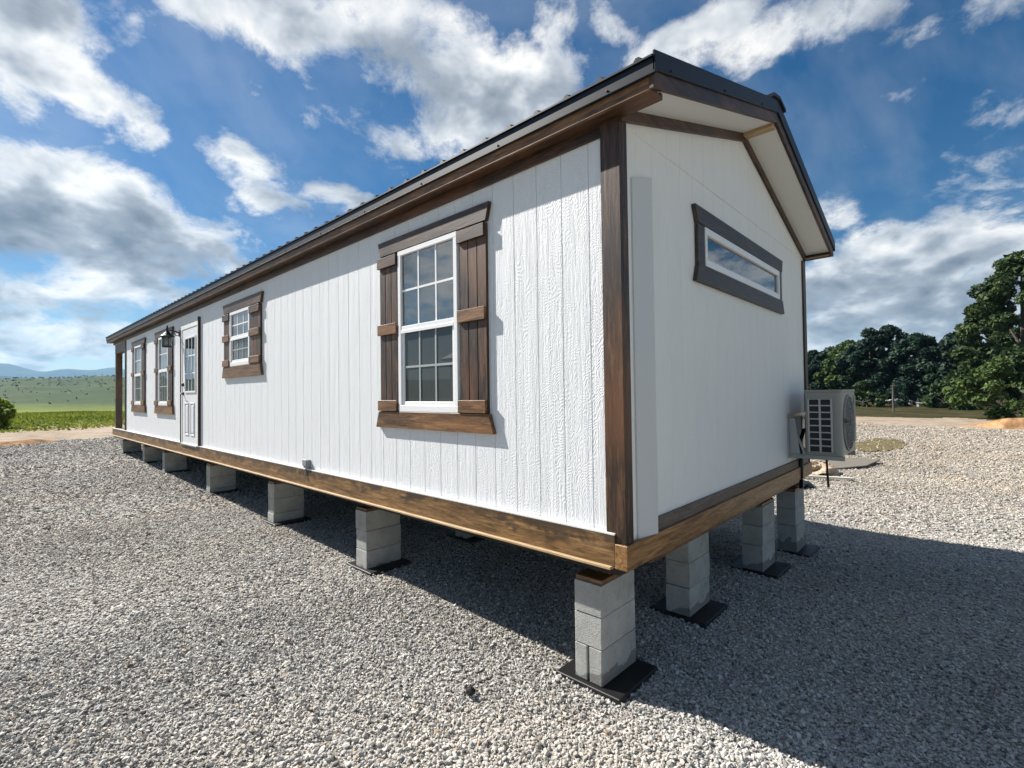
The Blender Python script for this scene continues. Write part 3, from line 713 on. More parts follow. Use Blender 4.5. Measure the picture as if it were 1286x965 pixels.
# ------------------------------------------------------------------ windows, all parts proud of the siding
def shutter(win, x0, x1, z0, z1, nb=3):
    m = MB(); w = (x1-x0)/nb
    for i in range(nb): m.box(x0+i*w+.003, x0+(i+1)*w-.003, -.024, -.002, z0, z1)
    m.box(x0+.003, x1-.003, -.010, -.002, z0, z1)
    return m.build('shutter', M['dark_z'], win, .002)
def window(x0, x1, z0, z1, sl, sr, top, sill, mids, grid, labels=None, warm=True):
    """x0..x1, z0..z1 outer vinyl frame; sl/sr shutter spans; top/sill (left, right, z0, z1, flare)"""
    m = MB(); t = .042; d0, d1 = -.034, -.001
    m.box(x0, x1, d0, d1, z1-t, z1); m.box(x0, x1, d0, d1, z0, z0+t+.012); m.box(x0, x0+t, d0, d1, z0+t+.012, z1-t); m.box(x1-t, x1, d0, d1, z0+t+.012, z1-t)
    win = m.build('window', M['vinyl'], H, .003)
    zm = (z0+z1)/2+.01
    m = MB(); m.box(x0+t, x1-t, -.030, -.003, zm-.028, zm+.028); m.box(x0+t, x1-t, -.0345, -.030, zm-.034, zm-.006); m.build('meeting_rail', M['vinyl'], win, .002)
    gx0, gx1 = x0+t, x1-t
    m = MB(); m.box(gx0, gx1, -.013, -.002, zm+.028, z1-t); m.build('pane', M['glass'], win)
    s = .030; m = MB()
    m.box(gx0, gx0+s, -.022, -.003, z0+t+.012, zm-.028); m.box(gx1-s, gx1, -.022, -.003, z0+t+.012, zm-.028); m.box(gx0+s, gx1-s, -.022, -.003, z0+t+.012, z0+t+.042)
    m.build('sash', M['vinyl'], win, .002)
    m = MB(); m.box(gx0+s, gx1-s, -.011, -.002, z0+t+.042, zm-.028); m.build('pane', M['screen'], win)
    if grid:
        for (a, b, e) in ((gx0, gx1, (zm+.028, z1-t)), (gx0+s, gx1-s, (z0+t+.042, zm-.028))):
            m = MB(); w = (b-a)/3; hz = (e[0]+e[1])/2; q = .0085
            for i in (1, 2): m.box(a+i*w-q, a+i*w+q, -.0165, -.0135 if a == gx0 else -.0115, e[0], e[1])
            m.box(a, b, -.0170, -.0138 if a == gx0 else -.0118, hz-q, hz+q)
            m.build('muntin', M['vinyl'] if a == gx0 else M['muntin_in'], win)
    zs0 = z0-.001
    shutter(win, sl[0], sl[1], zs0, z1-.01); shutter(win, sr[0], sr[1], zs0, z1-.01)
    hd = M['dark_x']
    l, r, a, b, fl = top
    MB().prism([(l+fl, z1+.003), (r-fl, z1+.003), (r, b), (l, b)], 'y', -.036, -.002).build('header_board', hd, win, .002)
    l, r, a, b, fl = sill
    MB().prism([(l, a), (r, a), (r-fl, z0-.002), (l+fl, z0-.002)], 'y', -.036, -.002).build('sill_board', M['warm_x'] if warm else M['dark_x'], win, .002)
    ch = .092
    for (a, b) in (sl, sr):
        for zc, mt in ((z1-.012-ch/2, M['dark_x']), (mids, M['warm_x']), (zs0+ch/2+.004, M['warm_x'])):
            MB().box(a-.012, b-.006 if a == sr[0] else b+.004, -.046, -.0245, zc-ch/2, zc+ch/2).build('cleat', mt, win, .002)
    return win
window(-2.148, -1.372, 1.640, 3.012, (-2.442, -2.170), (-1.352, -1.062), (-2.452, -1.020, 2.95, 3.142, .035), (-2.502, -1.000, 1.497, 1.612, .045), 2.358, True)
window(-6.405, -5.630, 2.228, 3.005, (-6.690, -6.425), (-5.612, -5.262), (-6.700, -5.190, 2.95, 3.142, .05), (-6.740, -5.215, 2.066, 2.192, .05), 2.640, True)
window(-10.72, -9.945, 1.640, 3.012, (-11.005, -10.74), (-9.925, -9.66), (-11.02, -9.60, 2.95, 3.142, .035), (-11.04, -9.585, 1.47, 1.612, .045), 2.358, True)
window(-13.085, -12.31, 1.640, 3.012, (-13.37, -13.105), (-12.29, -12.02), (-13.385, -11.96, 2.95, 3.142, .035), (-13.405, -11.94, 1.47, 1.612, .045), 2.358, True)
# narrow transom high on the gable
m = MB(); y0, y1, z0, z1, t = 1.165, 3.07, 2.70, 2.99, .045
m.box(.001, .034, y0, y1, z1-t-.008, z1); m.box(.001, .034, y0, y1, z0, z0+t+.008); m.box(.001, .034, y0, y0+t-.010, z0+t+.008, z1-t-.008); m.box(.001, .034, y1-t+.010, y1, z0+t+.008, z1-t-.008)
tw = m.build('window', M['vinyl'], H, .003); tw['label'] = 'narrow horizontal transom window high on the shaded gable'
m = MB(); m.box(.002, .012, y0+t-.010, y1-t+.010, z0+t+.008, z1-t-.008); m.build('pane', M['glass'], tw)
MB().prism([(y0-.125, z1+.003), (y1+.095, z1+.003), (y1+.125, z1+.128), (y0-.175, z1+.128)], 'x', .002, .034).build('header_board', M['slate_y'], tw, .002)
MB().prism([(y0-.175, z0-.132), (y1+.150, z0-.132), (y1+.100, z0-.003), (y0-.125, z0-.003)], 'x', .002, .034).build('sill_board', M['slate_y'], tw, .002)
for (a, b) in ((y0-.125, y0-.004), (y1+.004, y1+.095)):
    MB().box(.002, .028, a, b, z0-.002, z1+.002).build('side_board', M['slate_y'], tw, .002)

# ------------------------------------------------------------------ door
dx0, dx1, dz0, dz1 = -8.935, -8.022, .962, 2.995
m = MB(); m.box(dx0, dx1, -.022, -.002, dz0, dz1); door = m.build('door', M['door_paint'], H, .002)
m = MB(); m.box(dx0-.075, dx0-.006, -.030, -.001, dz0, dz1+.075); m.box(dx1+.006, dx1+.075, -.030, -.001, dz0, dz1+.075); m.box(dx0-.006, dx1+.006, -.030, -.001, dz1+.006, dz1+.075); m.build('door_casing', M['trim_white'], door, .002)
m = MB(); m.box(dx0-.098, dx0-.0755, -.040, -.001, ZB+.01, dz1+.02); m.box(dx1+.0755, dx1+.098, -.040, -.001, ZB+.01, dz1+.14); m.build('door_trim', M['dark_z'], door, .002)
gx0, gx1, gz0, gz1 = -8.72, -8.135, 1.90, 2.815
m = MB(); m.box(gx0, gx1, -.026, -.0225, gz0, gz1); m.build('door_glass', M['glass'], door)
m = MB(); t = .028
m.box(gx0-t, gx1+t, -.036, -.0222, gz1, gz1+t); m.box(gx0-t, gx1+t, -.036, -.0222, gz0-t, gz0); m.box(gx0-t, gx0, -.036, -.0222, gz0, gz1); m.box(gx1, gx1+t, -.036, -.0222, gz0, gz1)
for i in (1, 2):
    xx = gx0+(gx1-gx0)*i/3; m.box(xx-.010, xx+.010, -.031, -.0262, gz0, gz1)
    zz = gz0+(gz1-gz0)*i/3; m.box(gx0, gx1, -.0305, -.0262, zz-.010, zz+.010)
m.build('glass_frame', M['door_paint'], door, .003)
for a, b in ((-8.76, -8.53), (-8.42, -8.19)):
    m = MB(); z0, z1, t = 1.13, 1.70, .022
    m.box(a, b, -.033, -.0222, z1-t, z1); m.box(a, b, -.033, -.0222, z0, z0+t); m.box(a, a+t, -.033, -.0222, z0+t, z1-t); m.box(b-t, b, -.033, -.0222, z0+t, z1-t)
    m.box(a+t+.03, b-t-.03, -.031, -.0222, z0+t+.03, z1-t-.03); m.build('door_panel', M['door_paint'], door, .006)
m = MB(); hx = dx0+.07
m.tube([(hx,-.022,1.86),(hx,-.032,1.86)], .033, 12); m.tube([(hx,-.030,1.86),(hx,-.075,1.86)], .012, 8); m.tube([(hx,-.072,1.86),(hx+.05,-.078,1.858),(hx+.115,-.075,1.852)], [.011,.010,.009], 8)
m.build('door_handle', M['lamp_metal'], door, smooth=True)
m = MB(); m.tube([(hx,-.022,2.02),(hx,-.050,2.02)], .031, 12); m.build('deadbolt', M['lamp_metal'], door, smooth=True)
m = MB(); m.box(dx0-.02, dx1+.02, -.055, -.0235, ZB-.018, ZB-.002); m.build('threshold', M['galv'], door)
m = MB(); m.box(-3.965, -3.885, -.052, -.001, .992, 1.082); m.box(-3.972, -3.878, -.060, -.052, 1.018, 1.088)
m.tube([(-3.925,-.040,.992),(-3.925,-.046,.93),(-3.918,-.05,.885)], .008, 6); m.build('outlet_box', M['grey_box'], H, .006)

# ------------------------------------------------------------------ wall lantern
lan = thing('wall_lantern', 'black carriage lantern on the white wall beside the front door', 'lamp', (-9.16, 0, 2.90))
m = MB(); m.tube([(0,0,.07),(0,-.022,.07)], .065, 14); m.tube([(0,-.02,.07),(0,-.028,.07)], .045, 14); m.build('back_plate', M['lamp_metal'], lan)
m = MB(); m.tube([(0,-.02,.07),(0,-.09,.10),(0,-.17,.115),(0,-.205,.095)], .013, 8); m.tube([(0,-.02,.03),(0,-.06,.02),(0,-.10,.06),(0,-.11,.105)], .008, 8); m.build('arm', M['lamp_metal'], lan, smooth=True)
m = MB(); m.tube([(0,-.205,.20),(0,-.205,.15),(0,-.205,.10),(0,-.205,.075),(0,-.205,.03),(0,-.205,.005),(0,-.205,-.005)], [.008,.016,.022,.035,.075,.110,.112], 14); m.build('lamp_cap', M['lamp_metal'], lan, smooth=False)
m = MB(); m.tube([(0,-.205,-.006),(0,-.205,-.185)], [.075,.066], 14); m.build('lamp_glass', M['lantern_glass'], lan, smooth=True)
m = MB(); m.tube([(0,-.205,-.185),(0,-.205,-.20)], .080, 14)
for q in range(6):
    th = q*math.pi/3; c, s = math.cos(th), math.sin(th); m.tube([(.083*c,-.205+.083*s,-.004),(.076*c,-.205+.076*s,-.19)], .006, 5)
m.build('cage', M['lamp_metal'], lan)

# ------------------------------------------------------------------ block piers
def pier(x, y, label, courses=3, ztop=.66, split=False, w=.195, d=.397, pad=True, sunk=0.0, cap=True):
    """x, y is the corner of the pier nearest the camera (greatest x, least y); it runs back to x-w, y+d"""
    g = tz(x-w/2, y+d/2)
    t = thing('block_pier', label, 'block pier', (x-w/2, y+d/2, g), group='concrete block piers under the house')
    top = ztop-g; ph = .014
    if pad: 
        m = MB(); m.hexa([(-.235,-.240,-.03),(.235,-.240,-.03),(.235,.240,-.03),(-.235,.240,-.03)], [(-.228,-.233,ph),(.228,-.233,ph),(.228,.233,ph),(-.228,.233,ph)])
        m.build('base_pad', M['black'], t, .004)
    z = top; h = .193
    for c in range(courses):
        z0 = z-h if c < courses-1 else min(z-h, ph+.001)
        j = lambda s: random.uniform(-s, s)
        ox, oy, rz = j(.004), j(.005), j(.012)
        m = MB(); a, b = -w/2, w/2; e, f = -d/2, d/2
        if split and c == courses-1:
            m.box(a, -.008, e, f, z0, z-.003); m.box(.008, b, e, f, z0, z-.003); m.box(-.0085, .0085, e+.02, f, z0+.001, z-.004)
        else: m.box(a, b, e, f, z0, z-.003)
        o = m.build('block', M['cmu'], t, .005, seg=2); o.location = (ox, oy, 0); o.rotation_euler = (0, 0, rz)
        z = z0
    if cap:
        m = MB(); m.box(-w/2+.004, w/2-.002, -d/2+.004, d/2, top+.001, top+.027); m.build('cap_board', M['warm_x'], t, .003)
        m = MB(); m.box(-w/2+.02, w/2-.02, -d/2+.12, d/2, top+.0275, .679-g); m.build('shim_block', M['warm_y'], t, .003)
    return t
FR = [(-.195, .055, 'concrete block pier under the near corner, with a split bottom block'),
      (-2.915, .10, 'concrete block pier on a black pad under the large shuttered window'),
      (-5.22, .12, 'block pier under the long wall, below the grey outlet box and left of it'),
      (-7.87, .12, 'block pier just right of the front door, beneath the brown rim'),
      (-10.90, .12, 'block pier beneath the wall between front door and tall window'),
      (-12.80, .12, 'block pier beneath the tall window nearest the porch'),
      (-15.40, .12, 'farthest block pier, under the porch at the far end of the house')]
for i, (x, y, lab) in enumerate(FR):
    p_ = pier(x, y, lab, 3, .63 if i == 0 else .645, split=(i == 0), pad=True)
GP = [(-.19, 1.27, 'block pier second from the near corner under the shaded gable wall'),
      (-.085, 2.74, 'block pier third from the near corner under the shaded gable wall'),
      (-.03, 3.74, 'block pier under the far gable corner, below the outdoor unit')]
for x, y, lab in GP: pier(x, y, lab, 3, .64)
for x, lab in ((-2.95, 'block pier in the dark middle row behind the one under the large window'),):
    pier(x, 1.42, lab, 3, .645)

# ------------------------------------------------------------------ outdoor unit on the gable
ac = thing('outdoor_unit', 'ivory mini split outdoor unit bracketed to the gable by the far corner', 'air conditioner', (.17, 3.36, 1.11))
w_, d_, h_ = .80, .315, .655      # along y, along x, up
def rounded(a, b, r, n=5):
    """plan outline with the two outer corners rounded, u along x (0..a), v along y (0..b)"""
    pts = [(0, 0)]
    pts += [(a-r+r*math.sin(t), r-r*math.cos(t)) for t in [i*math.pi/2/n for i in range(n+1)]]
    pts += [(a-r+r*math.cos(t), b-r+r*math.sin(t)) for t in [i*math.pi/2/n for i in range(n+1)]]
    pts += [(0, b)]; return pts
MB().prism(rounded(d_, w_, .05), 'z', .0, h_-.012).build('cabinet', M['ac'], ac, .003)
MB().prism([(p[0]-.006 if p[0] < .01 else p[0]+.006, p[1]+(-.006 if p[1] < w_/2 else .006)) for p in rounded(d_, w_, .05)], 'z', h_-.0115, h_+.012).build('top_cover', M['ac'], ac, .004)
m = MB(); m.box(.026, .236, -.006, -.0005, .036, .570); m.build('coil', M['ac_dark'], ac)
m = MB(); L0, L1, zz0, zz1 = .022, .242, .03, .575
m.box(L0, L0+.016, -.016, -.0062, zz0, zz1); m.box(L1-.018, L1, -.016, -.0062, zz0, zz1); m.box((L0+L1)/2-.010, (L0+L1)/2+.008, -.016, -.0062, zz0, zz1)
for i in range(9): 
    z = zz0+(zz1-zz0)*i/8; m.box(L0, L1, -.0165, -.0064, max(z-.0065, zz0), min(z+.0065, zz1))
m.build('louver_grille', M['ac_louver'], ac, .002)
def ring(m, c, r, tr, n=28):
    p = [(c[0], c[1]+r*math.cos(2*math.pi*i/n), c[2]+r*math.sin(2*math.pi*i/n)) for i in range(n+1)]; m.tube(p, tr, 6, cap=False)
m = MB(); c = (d_+.012, .36, .32)
for r in (.05, .09, .13, .17, .21, .25, .275): ring(m, c, r, .0042)
for q in range(16):
    th = q*math.pi/8; m.tube([(c[0]+.002, c[1]+.04*math.cos(th), c[2]+.04*math.sin(th)), (c[0]+.002, c[1]+.275*math.cos(th), c[2]+.275*math.sin(th))], .0035, 5)
ring(m, (d_+.004, .36, .32), .285, .012); m.build('fan_guard', M['ac_fan'], ac, smooth=True)
m = MB(); m.tube([(d_+.0005, .36, .32), (d_+.004, .36, .32)], .272, 28); m.build('fan_opening', M['fan_well'], ac)
m = MB(); m.box(d_+.001, d_+.006, .675, .775, .10, .60); m.build('service_panel', M['ac_fan'], ac, .003)
m = MB()
for yy in (.0, .60):
    m.box(-.168, -.160, yy-.02, yy+.10, -.055, .385)                    # leg against the wall
    m.box(-.168, .33, yy+.035, yy+.045, -.048, -.006); m.box(-.168, .33, yy+.02, yy+.06, -.0055, -.0005)
    m.hexa([(-.160,yy+.03,.36),(-.160,yy+.045,.36),(-.03,yy+.045,-.006),(-.03,yy+.03,-.006)], [(-.135,yy+.03,.36),(-.135,yy+.045,.36),(-.005,yy+.045,-.006),(-.005,yy+.03,-.006)])
m.box(-.168, -.158, -.03, .78, .375, .415)
m.build('wall_bracket', M['galv'], ac, .002)
m = MB(); m.hexa([(-.155,.012,.0),(-.06,.012,.0),(-.06,.016,.0),(-.155,.016,.0)], [(-.155,.012,.37),(-.10,.012,.37),(-.10,.016,.37),(-.155,.016,.37)]); m.build('bracket_plate', M['galv'], ac)
m = MB(); m.tube([(.16,.10,.0),(.16,.10,-.05),(.165,.10,-.20),(.17,.10,-.33)], .011, 6); m.build('drain_hose', M['black'], ac)
m = MB(); m.tube([(-.02,.30,.25),(-.09,.32,.23),(-.13,.34,.1),(-.13,.36,-.2),(-.14,.36,-.42)], .02, 8); m.build('line_set', M['black'], ac, smooth=True)

# ------------------------------------------------------------------ scraps beyond the far corner
def lump(name, mat, parent, size, seed, loc=(0,0,0), n=16, label=None, cat=None):
    r = np.random.default_rng(seed); V = []; F = []
    for i in range(n+1):
        for j in range(n*2):
            th = math.pi*i/n; ph = math.pi*j/n
            rr = 1+.16*math.sin(3*ph+seed)*math.sin(th)+.12*math.sin(5*ph+2*th*3+seed*2)+.10*math.cos(7*th+3*ph)+r.normal(0, .045)
            if i in (0, n): rr = 1
            V.append((size[0]*rr*math.sin(th)*math.cos(ph), size[1]*rr*math.sin(th)*math.sin(ph), max(size[2]*rr*math.cos(th), -.02)))
    for i in range(n):
        for j in range(n*2):
            j2 = (j+1) % (n*2); F.append((i*n*2+j, (i+1)*n*2+j, (i+1)*n*2+j2, i*n*2+j2))
    o = np_mesh(name, np.array(V), np.array(F), mat, parent, smooth=False); o.location = loc; return o
M['insul'] = plain('crumpled_tan_paper', (.50, .39, .27), .85, namt=.45, nscale=18, bump=.01, bscale=60)
M['ply'] = plain('grey_brown_sheet', (.19, .165, .13), .8, namt=.3, nscale=6)
M['tarp'] = plain('black_sheeting', (.010, .011, .014), .45, namt=.2, bump=.01, bscale=30)
M['white_board'] = plain('white_offcut', (.70, .66, .58), .6, namt=.15)
m = MB(); m.prism([(-.95,-1.05),(-.25,-.70),(.25,.1),(.38,1.25),(.0,1.5),(-.6,1.05),(-.9,.2)], 'z', 0, .03)
o = m.build('loose_sheet', M['ply'], None, .004); o.location = (-.72, 12.0, tz(-.7, 12)+.02); o.rotation_euler = (.02, -.01, 0)
tag(o, 'grey brown flat sheet with a pointed corner lying on the gravel beyond the outdoor unit', 'sheet')
o = lump('crumpled_paper', M['insul'], None, (.36, .5, .20), 3, (-1.15, 10.5, tz(-1.1, 10.5)+.02)); tag(o, 'crumpled heap of tan packing paper on the ground below the outdoor unit', 'scrap')
o = lump('black_sheeting', M['tarp'], None, (.30, .40, .10), 8, (-1.20, 8.4, tz(-1.2, 8.4)+.02)); tag(o, 'bunched black plastic sheeting on the gravel behind the far block pier', 'plastic sheet')
m = MB(); m.box(-.55, .55, -.045, .045, 0, .04); o = m.build('white_offcut', M['white_board'], None, .004); o.location = (-.90, 9.55, tz(-.9, 9.5)+.03); o.rotation_euler = (0, .01, .35)
tag(o, 'white board offcut lying in front of the crumpled tan paper', 'board')
m = MB(); m.tube([(0,0,0),(.02,.01,.3),(.01,.03,.62)], [.035,.03,.012], 7); o = m.build('white_stake', M['white_board'], None); o.location = (-1.62, 11.2, tz(-1.6, 11.2)); tag(o, 'short pale stake standing behind the crumpled tan paper', 'stake')

# ------------------------------------------------------------------ foliage
def leaf_mat(name, a, b, c, thin=.22):
    k = NT(name); at = k.n('ShaderNodeAttribute', attribute_name='tone')
    col = k.ramp(at.outputs['Fac'], [(0, a), (.5, b), (1, c)])
    k.l(col, k.bsdf.inputs['Base Color']); k.bsdf.inputs['Roughness'].default_value = .6; k.bsdf.inputs['Specular IOR Level'].default_value = .25
    tr = k.n('ShaderNodeBsdfTranslucent'); k.l(col, tr.inputs['Color'])
    mx = k.n('ShaderNodeMixShader'); mx.inputs[0].default_value = thin
    k.l(k.bsdf.outputs[0], mx.inputs[1]); k.l(tr.outputs[0], mx.inputs[2]); k.l(mx.outputs[0], k.out.inputs['Surface']); return k.m
LF = [leaf_mat('oak_leaves', (.014, .030, .011), (.036, .066, .020), (.085, .125, .038)),
      leaf_mat('blue_green_leaves', (.009, .025, .016), (.021, .049, .030), (.046, .084, .046)),
      leaf_mat('fresh_leaves', (.024, .048, .010), (.058, .100, .022), (.115, .165, .045)),
      leaf_mat('bush_leaves', (.095, .135, .014), (.21, .27, .026), (.34, .38, .06), .6)]
FIELD = leaf_mat('field_blades', (.085, .115, .012), (.165, .20, .022), (.28, .29, .06), .4)
BARK = plain('grey_bark', (.075, .062, .050), .9, namt=.4, nscale=8, bump=.02, bscale=40)
def leaves(centres, radii, per, size, r, squash=.75):
    """many leaf-sized quads through each clump; tone differs from clump to clump and leaf to leaf"""
    Vs = []; T = []
    for (c, rad) in zip(centres, radii):
        n = int(per*rad**2); 
        d = r.normal(size=(n, 3)); d /= np.linalg.norm(d, axis=1)[:, None]
        p = c + d*(rad*r.uniform(.35, 1.0, n)**.6)[:, None]*np.array([1, 1, squash])
        s = size*r.lognormal(0, .3, n)
        a = r.normal(size=(n, 3)); nrm_ = d*.7 + r.normal(size=(n, 3))*.7 + np.array([0, 0, .5]); nrm_ /= np.linalg.norm(nrm_, axis=1)[:, None]
        u = np.cross(nrm_, a); u /= np.linalg.norm(u, axis=1)[:, None]; v = np.cross(nrm_, u)
        q = np.stack([p-u*s[:, None], p+v*(s*.55)[:, None], p+u*s[:, None], p-v*(s*.55)[:, None]], 1)
        Vs.append(q); T.append(np.repeat(np.clip(r.normal(.5, .2, n)+r.normal(0, .17), 0, 1), 4))
    V = np.concatenate(Vs).reshape(-1, 3); return V, np.arange(len(V)).reshape(-1, 4), np.concatenate(T)
def tree(name, label, cat, x, y, h, cr, mat, seed, base=.22, leaf=.17, group=None, per=330, lean=0, nclump=80, kind=None):
    r = np.random.default_rng(seed); z = tz(x, y)-.1
    t = thing(name, label, cat, (x, y, z), group=group)
    C = []; Rd = []
    for i in range(nclump):
        q = r.uniform(0, 1); ang = r.uniform(0, 2*np.pi)
        hh = h*(base + (1-base)*q*.93)
        prof = math.sin(math.pi*(.12+.80*q)**.85)                       # widest a little under half height
        rad = cr*prof*math.sqrt(r.uniform(.12, 1.0))
        C.append((rad*math.cos(ang)+lean*q, rad*math.sin(ang), hh)); Rd.append(cr*r.uniform(.13, .30)*(1-.35*q))
    C.append((lean, 0, h*.95)); Rd.append(cr*.24)
    V, F, T = leaves(np.array(C), Rd, per, leaf, r)
    np_mesh('crown', V, F, mat, t, attr=T)
    m = MB(); tr = max(.12, h*.022)
    m.tube([(0,0,-.3),(.03*h*.1,0,h*.2),(lean*.3,.04,h*.45),(lean*.8,-.05,h*.85)], [tr*1.4, tr, tr*.7, tr*.2], 8)
    for i in r.choice(nclump, min(9, nclump), replace=False):
        c = C[i]; s0 = min(c[2]*.75, h*.6); m.tube([(lean*s0/h,0,s0*.8),(c[0]*.5+lean*.1,c[1]*.5,(s0*.8+c[2])*.5+.1),(c[0],c[1],c[2])], [tr*.45, tr*.3, tr*.1], 5)
    m.build('trunk', BARK, t)
    return t
def polar(az, dep, off=0):
    """a spot at compass angle az (degrees from +x) and depth along the viewing direction"""
    d = dep/math.cos(R(az-133)); return CAM.x+d*math.cos(R(az)), CAM.y+d*math.sin(R(az))
TREES = [ # az, depth, height, crown radius, leaf set, base, label
 (86.9, 40, 13.0, 4.4, 0, .16, 'tallest dark broadleaf tree, cut by the right edge of the photo'),
 (88.8, 47, 9.0, 3.3, 0, .12, 'tall broad tree just left of the tallest one at the right edge'),
 (91.0, 54, 7.9, 3.8, 1, .10, 'rounded dark tree stepping down to the left of the two tall ones'),
 (93.6, 58, 8.2, 4.2, 1, .10, 'dark blue green tree behind the wooden post and right of it'),
 (95.6, 62, 9.8, 3.6, 1, .18, 'high topped tree with sky gaps in its crown, straight above the wooden post'),
 (97.0, 62, 9.4, 3.4, 1, .18, 'high topped tree with an open crown next left of the wooden post'),
 (98.6, 66, 8.2, 3.6, 2, .12, 'mid green rounded tree above the right end of the outdoor unit'),
 (100.0, 70, 7.6, 3.8, 1, .12, 'lower dark tree directly above the outdoor unit'),
 (101.6, 76, 7.6, 4.0, 1, .12, 'leftmost visible tree of the row, touching the gable corner'),
 (103.6, 78, 7.8, 4.2, 1, .12, 'tree of the row mostly hidden behind the far gable corner'),
]
for i, (a, dep, h, cr, mt, bs, lab) in enumerate(TREES):
    x, y = polar(a, dep); tree('broadleaf_tree', lab, 'tree', x, y, h, cr, LF[mt], 100+i, bs, .10+.0013*dep, 'trees along the far edge of the lot', per=620)
# shaded understorey along the foot of the row
US = [(94.9, 53, 2.2, 1.6, 1, 'small dark shrub close behind the wooden post, right of the pale trailer'), (97.6, 52, 2.4, 2.4, 0, 'low green shrub on the lot edge left of the wooden post'), (91.9, 48, 2.3, 2.0, 0, 'low green shrub at the lot edge near the orange bank'), (92.6, 62, 3.6, 2.8, 1, 'dark shrub at the foot of the trees, right of the wooden post'), (94.6, 66, 3.4, 3.0, 1, 'low dark shrub behind the wooden post'),
      (96.4, 72, 3.6, 3.2, 1, 'low dark shrub left of the wooden post under the high trees'), (98.0, 74, 3.6, 3.2, 1, 'low dark shrub under the mid green tree'),
      (99.6, 78, 3.8, 3.4, 1, 'low dark shrub peeping over the outdoor unit'), (90.9, 44, 3.2, 2.4, 0, 'dark shrub behind the bright bush at the right')]
for i, (a, dep, h, cr, mt, lab) in enumerate(US):
    x, y = polar(a, dep); tree('shrub', lab, 'shrub', x, y, h, cr, LF[mt], 300+i, .03, .20, 'shrubs under the tree row', per=260, nclump=24)
x, y = polar(88.3, 30.5); tree('spreading_bush', 'brighter green spreading bush in front of the tall trees, above the orange bank', 'bush', x, y, 3.5, 2.75, LF[2], 411, .06, .13, per=520, nclump=34)
# far wood on the rise behind the trees, one dark mass
def wood_mass(name, label, spots, mat, leaf, per, seed):
    r = np.random.default_rng(seed); C = []; Rd = []
    for (x, y, s) in spots:
        z = tz(x, y)
        for q in range(5): C.append((x+r.normal(0, s*.45), y+r.normal(0, s*.45), z+s*(.25+.32*q*.6))); Rd.append(s*r.uniform(.35, .6))
    V, F, T = leaves(np.array(C), Rd, per, leaf, r); o = np_mesh(name, V, F, mat, attr=T)
    tag(o, label, 'woodland', kind='stuff'); return o
sp_ = []
for i in range(110):
    a = rng.uniform(78, 118); d = rng.uniform(150, 260); sp_.append((CAM.x+d*math.cos(R(a)), CAM.y+d*math.sin(R(a)), rng.uniform(5, 8.5)))
wood_mass('far_wood', 'dark woodland on the rise far behind the tree row', sp_, LF[1], .75, 5.5, 5)
sp_ = []
for i in range(2200):
    a = rng.uniform(148, 205); d = 110+500*rng.uniform(0, 1)**.7; s = rng.uniform(.25, .75)*(.35+d/420)
    sp_.append((d*math.cos(R(a)), d*math.sin(R(a)), s))
for i in range(90):
    a = rng.uniform(150, 205); sp_.append((632*math.cos(R(a)), 632*math.sin(R(a)), rng.uniform(1.2, 2.6)))
wood_mass('hillside_scrub', 'scattered dark scrub over the green hillside left of the house', sp_, LF[0], .36, 14, 6)
x, y = -36.0, -2.5
tree('green_bush', 'bright yellow green bush at the left edge of the photo beyond the track', 'bush', x, y, 2.0, 1.25, LF[3], 77, .02, .08, per=1500, nclump=90)
# grass blades along the near part of the field
def grass():
    n = 26000; x = rng.uniform(-75, -30, n); y = rng.uniform(-12, 14, n); ok = x < EDGE_L(y)-8.2+rng.normal(0, .7, n); x, y = x[ok], y[ok]; n = len(x)
    z = terrain(x, y)-.06; h = rng.uniform(.05, .17, n)*(1+(x < -45)*.5); a = rng.uniform(0, np.pi, n); w = .05+.0012*np.abs(x)
    u = np.stack([np.cos(a)*w, np.sin(a)*w, 0*a], -1); p = np.stack([x, y, z], -1)
    tip = p + np.stack([rng.normal(0, .08, n), rng.normal(0, .08, n), h], -1)
    V = np.stack([p-u, p+u, tip], 1).reshape(-1, 3); F = np.arange(3*n).reshape(-1, 3)
    o = np_mesh('field_grass', V, F, FIELD, attr=np.repeat(np.clip(rng.normal(.45, .22, n)+.2*np.sin(x*.3)*np.sin(y*.5), 0, 1), 3)); tag(o, 'rough green grass of the field beyond the track', 'grass', kind='stuff')
grass()

# ------------------------------------------------------------------ small far things under the trees
GREYW = plain('weathered_post', (.13, .11, .085), .85, namt=.25)
x, y = polar(95.37, 41); p_ = thing('wooden_post', 'tall weathered wooden post standing alone before the dark trees', 'post', (x, y, tz(x, y)-.1))
m = MB(); m.tube([(0,0,-.2),(.01,0,1.2),(.0,.01,2.25)], [.085,.075,.062], 8); m.build('pole', GREYW, p_)
m = MB(); m.box(-.17, .17, -.04, .04, 2.19, 2.27); m.build('crosspiece', GREYW, p_)
PALE = plain('pale_painted_tin', (.62, .62, .60), .5, namt=.15)
def far_spot(az, dep): x, y = polar(az, dep); return (x, y, tz(x, y))
x, y, z = far_spot(95.45, 56)
b_ = thing('utility_trailer', 'low pale flat trailer parked in shade behind the wooden post', 'trailer', (x, y, z), rz=R(8))
m = MB(); m.box(-1.0, 1.0, -.55, .55, .42, .52); m.box(-1.55, -1.0, -.04, .04, .44, .50); m.build('bed', PALE, b_, .01)
m = MB(); m.prism([(-.25,.53),(.75,.53),(.55,.95),(-.05,.95)], 'y', -.4, .4); m.build('covered_load', PALE, b_, .03)
for s in (-1, 1): m = MB(); m.tube([(0,s*.60-.07,.28),(0,s*.60+.07,.28)], .28, 14); m.build('wheel', M['black'], b_)
